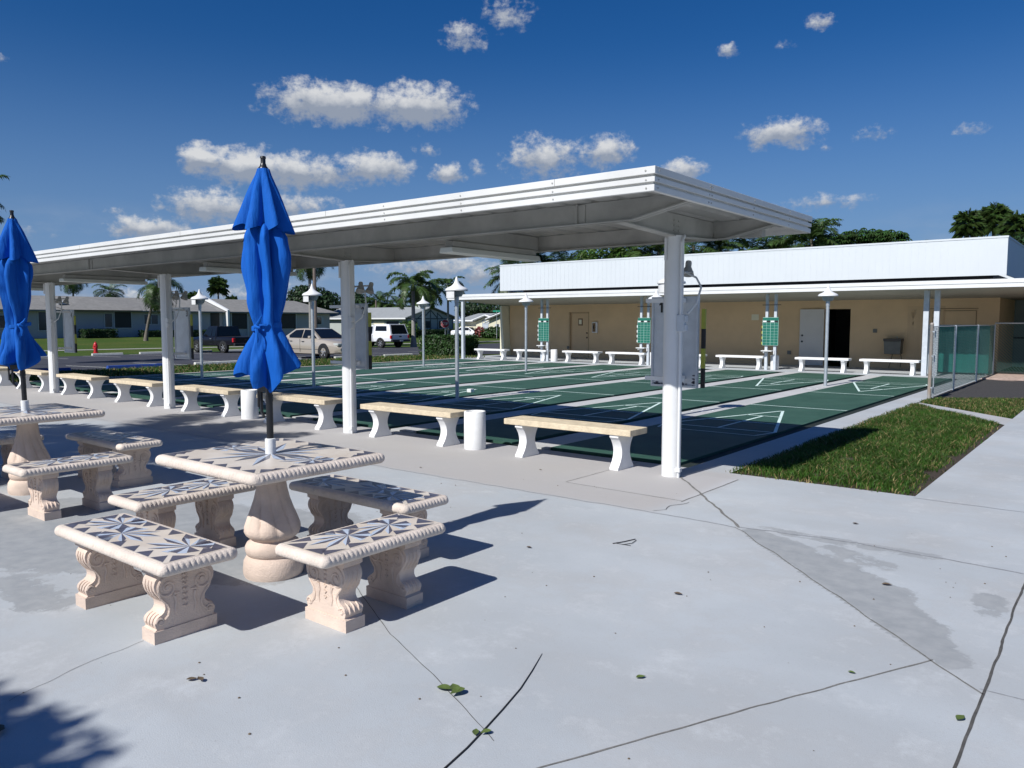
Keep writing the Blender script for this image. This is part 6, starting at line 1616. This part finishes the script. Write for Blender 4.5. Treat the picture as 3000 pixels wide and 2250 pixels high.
def mth(op, a, b=None, clamp=False):
    n = N.new('ShaderNodeMath'); n.operation = op; n.use_clamp = clamp
    for i, q in enumerate((a, b)):
        if q is None: continue
        if isinstance(q, (int, float)): n.inputs[i].default_value = q
        else: L.new(q, n.inputs[i])
    return n.outputs[0]
az = mth('ARCTAN2', sp.outputs[0], sp.outputs[1]); el = mth('ARCSINE', sp.outputs[2])
cb = N.new('ShaderNodeCombineXYZ'); L.new(az, cb.inputs[0]); L.new(el, cb.inputs[1])
def nz(scale, det, ro=0.55, vec=None, sy=1.0, dist=0.0):
    mp = N.new('ShaderNodeMapping'); mp.inputs['Scale'].default_value = (1, sy, 1); L.new(vec or cb.outputs[0], mp.inputs[0])
    n = N.new('ShaderNodeTexNoise'); n.inputs['Scale'].default_value = scale; n.inputs['Detail'].default_value = det; n.inputs['Roughness'].default_value = ro; n.inputs['Distortion'].default_value = dist
    L.new(mp.outputs[0], n.inputs['Vector']); return n
wn = nz(30, 4, 0.6)
wv = N.new('ShaderNodeVectorMath'); wv.operation = 'MULTIPLY_ADD'; L.new(wn.outputs['Color'], wv.inputs[0]); wv.inputs[1].default_value = (0.026, 0.018, 0); wv.inputs[2].default_value = (-0.013, -0.009, 0)
wa = N.new('ShaderNodeVectorMath'); L.new(cb.outputs[0], wa.inputs[0]); L.new(wv.outputs[0], wa.inputs[1])
CL = [(-0.8914, 0.2601, 0.0689, 0.0206, 1), (-0.7876, 0.2603, 0.0491, 0.022, 1), (-1.0453, 0.1882, 0.0222, 0.0154, 1), (-0.9978, 0.1831, 0.0522, 0.0189, 0.95), (-0.9368, 0.179, 0.0651, 0.0193, 0.85), (-0.8452, 0.188, 0.0429, 0.0163, 0.9), (-1.0379, 0.1341, 0.0448, 0.018, 0.8), (-0.9485, 0.1381, 0.0541, 0.0152, 0.65), (-1.1008, 0.1052, 0.0349, 0.0125, 0.9), (-0.7315, 0.3391, 0.024, 0.0158, 0.55), (-0.6798, 0.3622, 0.0344, 0.0155, 0.45), (-0.6317, 0.2017, 0.0418, 0.0219, 0.75), (-0.5549, 0.207, 0.0315, 0.0173, 0.8), (-0.7508, 0.1826, 0.0179, 0.011, 0.9), (-0.3467, 0.2194, 0.0396, 0.0154, 0.85), (-0.4601, 0.1824, 0.0245, 0.0108, 0.95), (-0.2957, 0.1383, 0.0455, 0.0089, 0.5), (-0.412, 0.3131, 0.0118, 0.0064, 0.8), (-0.3048, 0.3339, 0.014, 0.0079, 0.6), (-0.2464, 0.2112, 0.0192, 0.0084, 0.35), (-0.1502, 0.206, 0.0166, 0.008, 0.35), (-0.7783, 0.2116, 0.0138, 0.0076, 0.4), (-0.716, 0.189, 0.0116, 0.0099, 0.3), (-1.2215, 0.0968, 0.0256, 0.0088, 0.3), (-1.1358, 0.1244, 0.0187, 0.0051, 0.25), (-1.2388, 0.2692, 0.0074, 0.0044, 0.3), (-0.3426, 0.3137, 0.0154, 0.0057, 0.2), (-0.2961, 0.2014, 0.009, 0.0041, 0.4), (-0.8361, 0.2324, 0.0113, 0.0042, 0.35), (-0.983, 0.2489, 0.0105, 0.0061, 0.2), (-0.7574, 0.0699, 0.0875, 0.0127, 0.6), (-0.7106, 0.0556, 0.0353, 0.0116, 0.6), (-0.9833, 0.0307, 0.0588, 0.0134, 0.5), (-1.1011, 0.024, 0.0732, 0.0128, 0.5)]
dens = None; shade = None
for (a0, e0, sa, se, st) in CL:
    v = N.new('ShaderNodeVectorMath'); v.operation = 'SUBTRACT'; L.new(wa.outputs[0], v.inputs[0]); v.inputs[1].default_value = (a0, e0, 0)
    v2 = N.new('ShaderNodeVectorMath'); v2.operation = 'MULTIPLY'; L.new(v.outputs[0], v2.inputs[0]); v2.inputs[1].default_value = (1/(sa*1.62), 1/(se*1.62), 0)
    ln = N.new('ShaderNodeVectorMath'); ln.operation = 'LENGTH'; L.new(v2.outputs[0], ln.inputs[0])
    d = mth('MULTIPLY', mth('SUBTRACT', 1.0, ln.outputs['Value'], True), st)
    dens = d if dens is None else mth('MAXIMUM', dens, d)
    s2 = N.new('ShaderNodeSeparateXYZ'); L.new(v2.outputs[0], s2.inputs[0])
    q = mth('MULTIPLY', s2.outputs[1], d)      # height inside its cloud, for the bright top and grey base
    shade = q if shade is None else mth('ADD', shade, q)
fb = nz(55, 8, 0.62, sy=1.3).outputs['Fac']; fb2 = nz(150, 6, 0.6).outputs['Fac']
fx = mth('ADD', mth('MULTIPLY', mth('SUBTRACT', fb, 0.5), 1.25), mth('MULTIPLY', mth('SUBTRACT', fb2, 0.5), 0.45))
mk = N.new('ShaderNodeMapRange'); mk.interpolation_type = 'SMOOTHSTEP'; mk.inputs[1].default_value = 0.10; mk.inputs[2].default_value = 0.66
gate = mth('MULTIPLY', dens, 8.0, True)
L.new(mth('ADD', dens, mth('MULTIPLY', fx, gate)), mk.inputs[0])
# thin veils low over the horizon
lowm = N.new('ShaderNodeMapRange'); lowm.inputs[1].default_value = 0.14; lowm.inputs[2].default_value = 0.0; L.new(el, lowm.inputs[0])
ve = N.new('ShaderNodeMapRange'); ve.interpolation_type = 'SMOOTHSTEP'; ve.inputs[1].default_value = 0.42; ve.inputs[2].default_value = 0.72; L.new(nz(9, 7, 0.6, sy=3.2).outputs['Fac'], ve.inputs[0])
veil = mth('MULTIPLY', mth('MULTIPLY', ve.outputs[0], lowm.outputs[0]), 0.55)
hzf = N.new('ShaderNodeMapRange'); hzf.interpolation_type = 'SMOOTHSTEP'; hzf.inputs[1].default_value = 0.34; hzf.inputs[2].default_value = -0.05; hzf.inputs[4].default_value = 0.9; L.new(el, hzf.inputs[0])
hz = N.new('ShaderNodeMix'); hz.data_type = 'RGBA'; L.new(hzf.outputs[0], hz.inputs[0]); L.new(hs.outputs[0], hz.inputs[6]); hz.inputs[7].default_value = (2.0, 3.6, 7.0, 1)
cov = mth('MAXIMUM', mk.outputs[0], veil, True)
cov = mth('MULTIPLY', cov, 0.93)
sh = N.new('ShaderNodeMapRange'); sh.inputs[1].default_value = -0.10; sh.inputs[2].default_value = 0.22
L.new(mth('ADD', shade, mth('MULTIPLY', mth('SUBTRACT', fb, 0.5), 0.5)), sh.inputs[0])
cc = N.new('ShaderNodeMix'); cc.data_type = 'RGBA'; cc.inputs[6].default_value = (4.2, 4.8, 5.9, 1); cc.inputs[7].default_value = (10.0, 10.1, 10.2, 1)
L.new(sh.outputs[0], cc.inputs[0])
mx = N.new('ShaderNodeMix'); mx.data_type = 'RGBA'; L.new(cov, mx.inputs[0]); L.new(hz.outputs[2], mx.inputs[6]); L.new(cc.outputs[2], mx.inputs[7])
L.new(mx.outputs[2], bg.inputs['Color'])

cam = bpy.data.cameras.new('camera'); co = bpy.data.objects.new('camera', cam); COL.objects.link(co)
cam.sensor_width = 36.0; cam.lens = 2286.7/3000*36.0; cam.clip_start = 0.05; cam.clip_end = 3000
co.location = (0, 0, 1.6); co.rotation_euler = (math.radians(90 - 4.563), 0, math.radians(38.489))
S.camera = co
S.view_settings.view_transform = 'Standard'; S.view_settings.look = 'None'; S.view_settings.exposure = 0.10; S.view_settings.gamma = 1.0
S.cycles.max_bounces = 8; S.cycles.transparent_max_bounces = 8
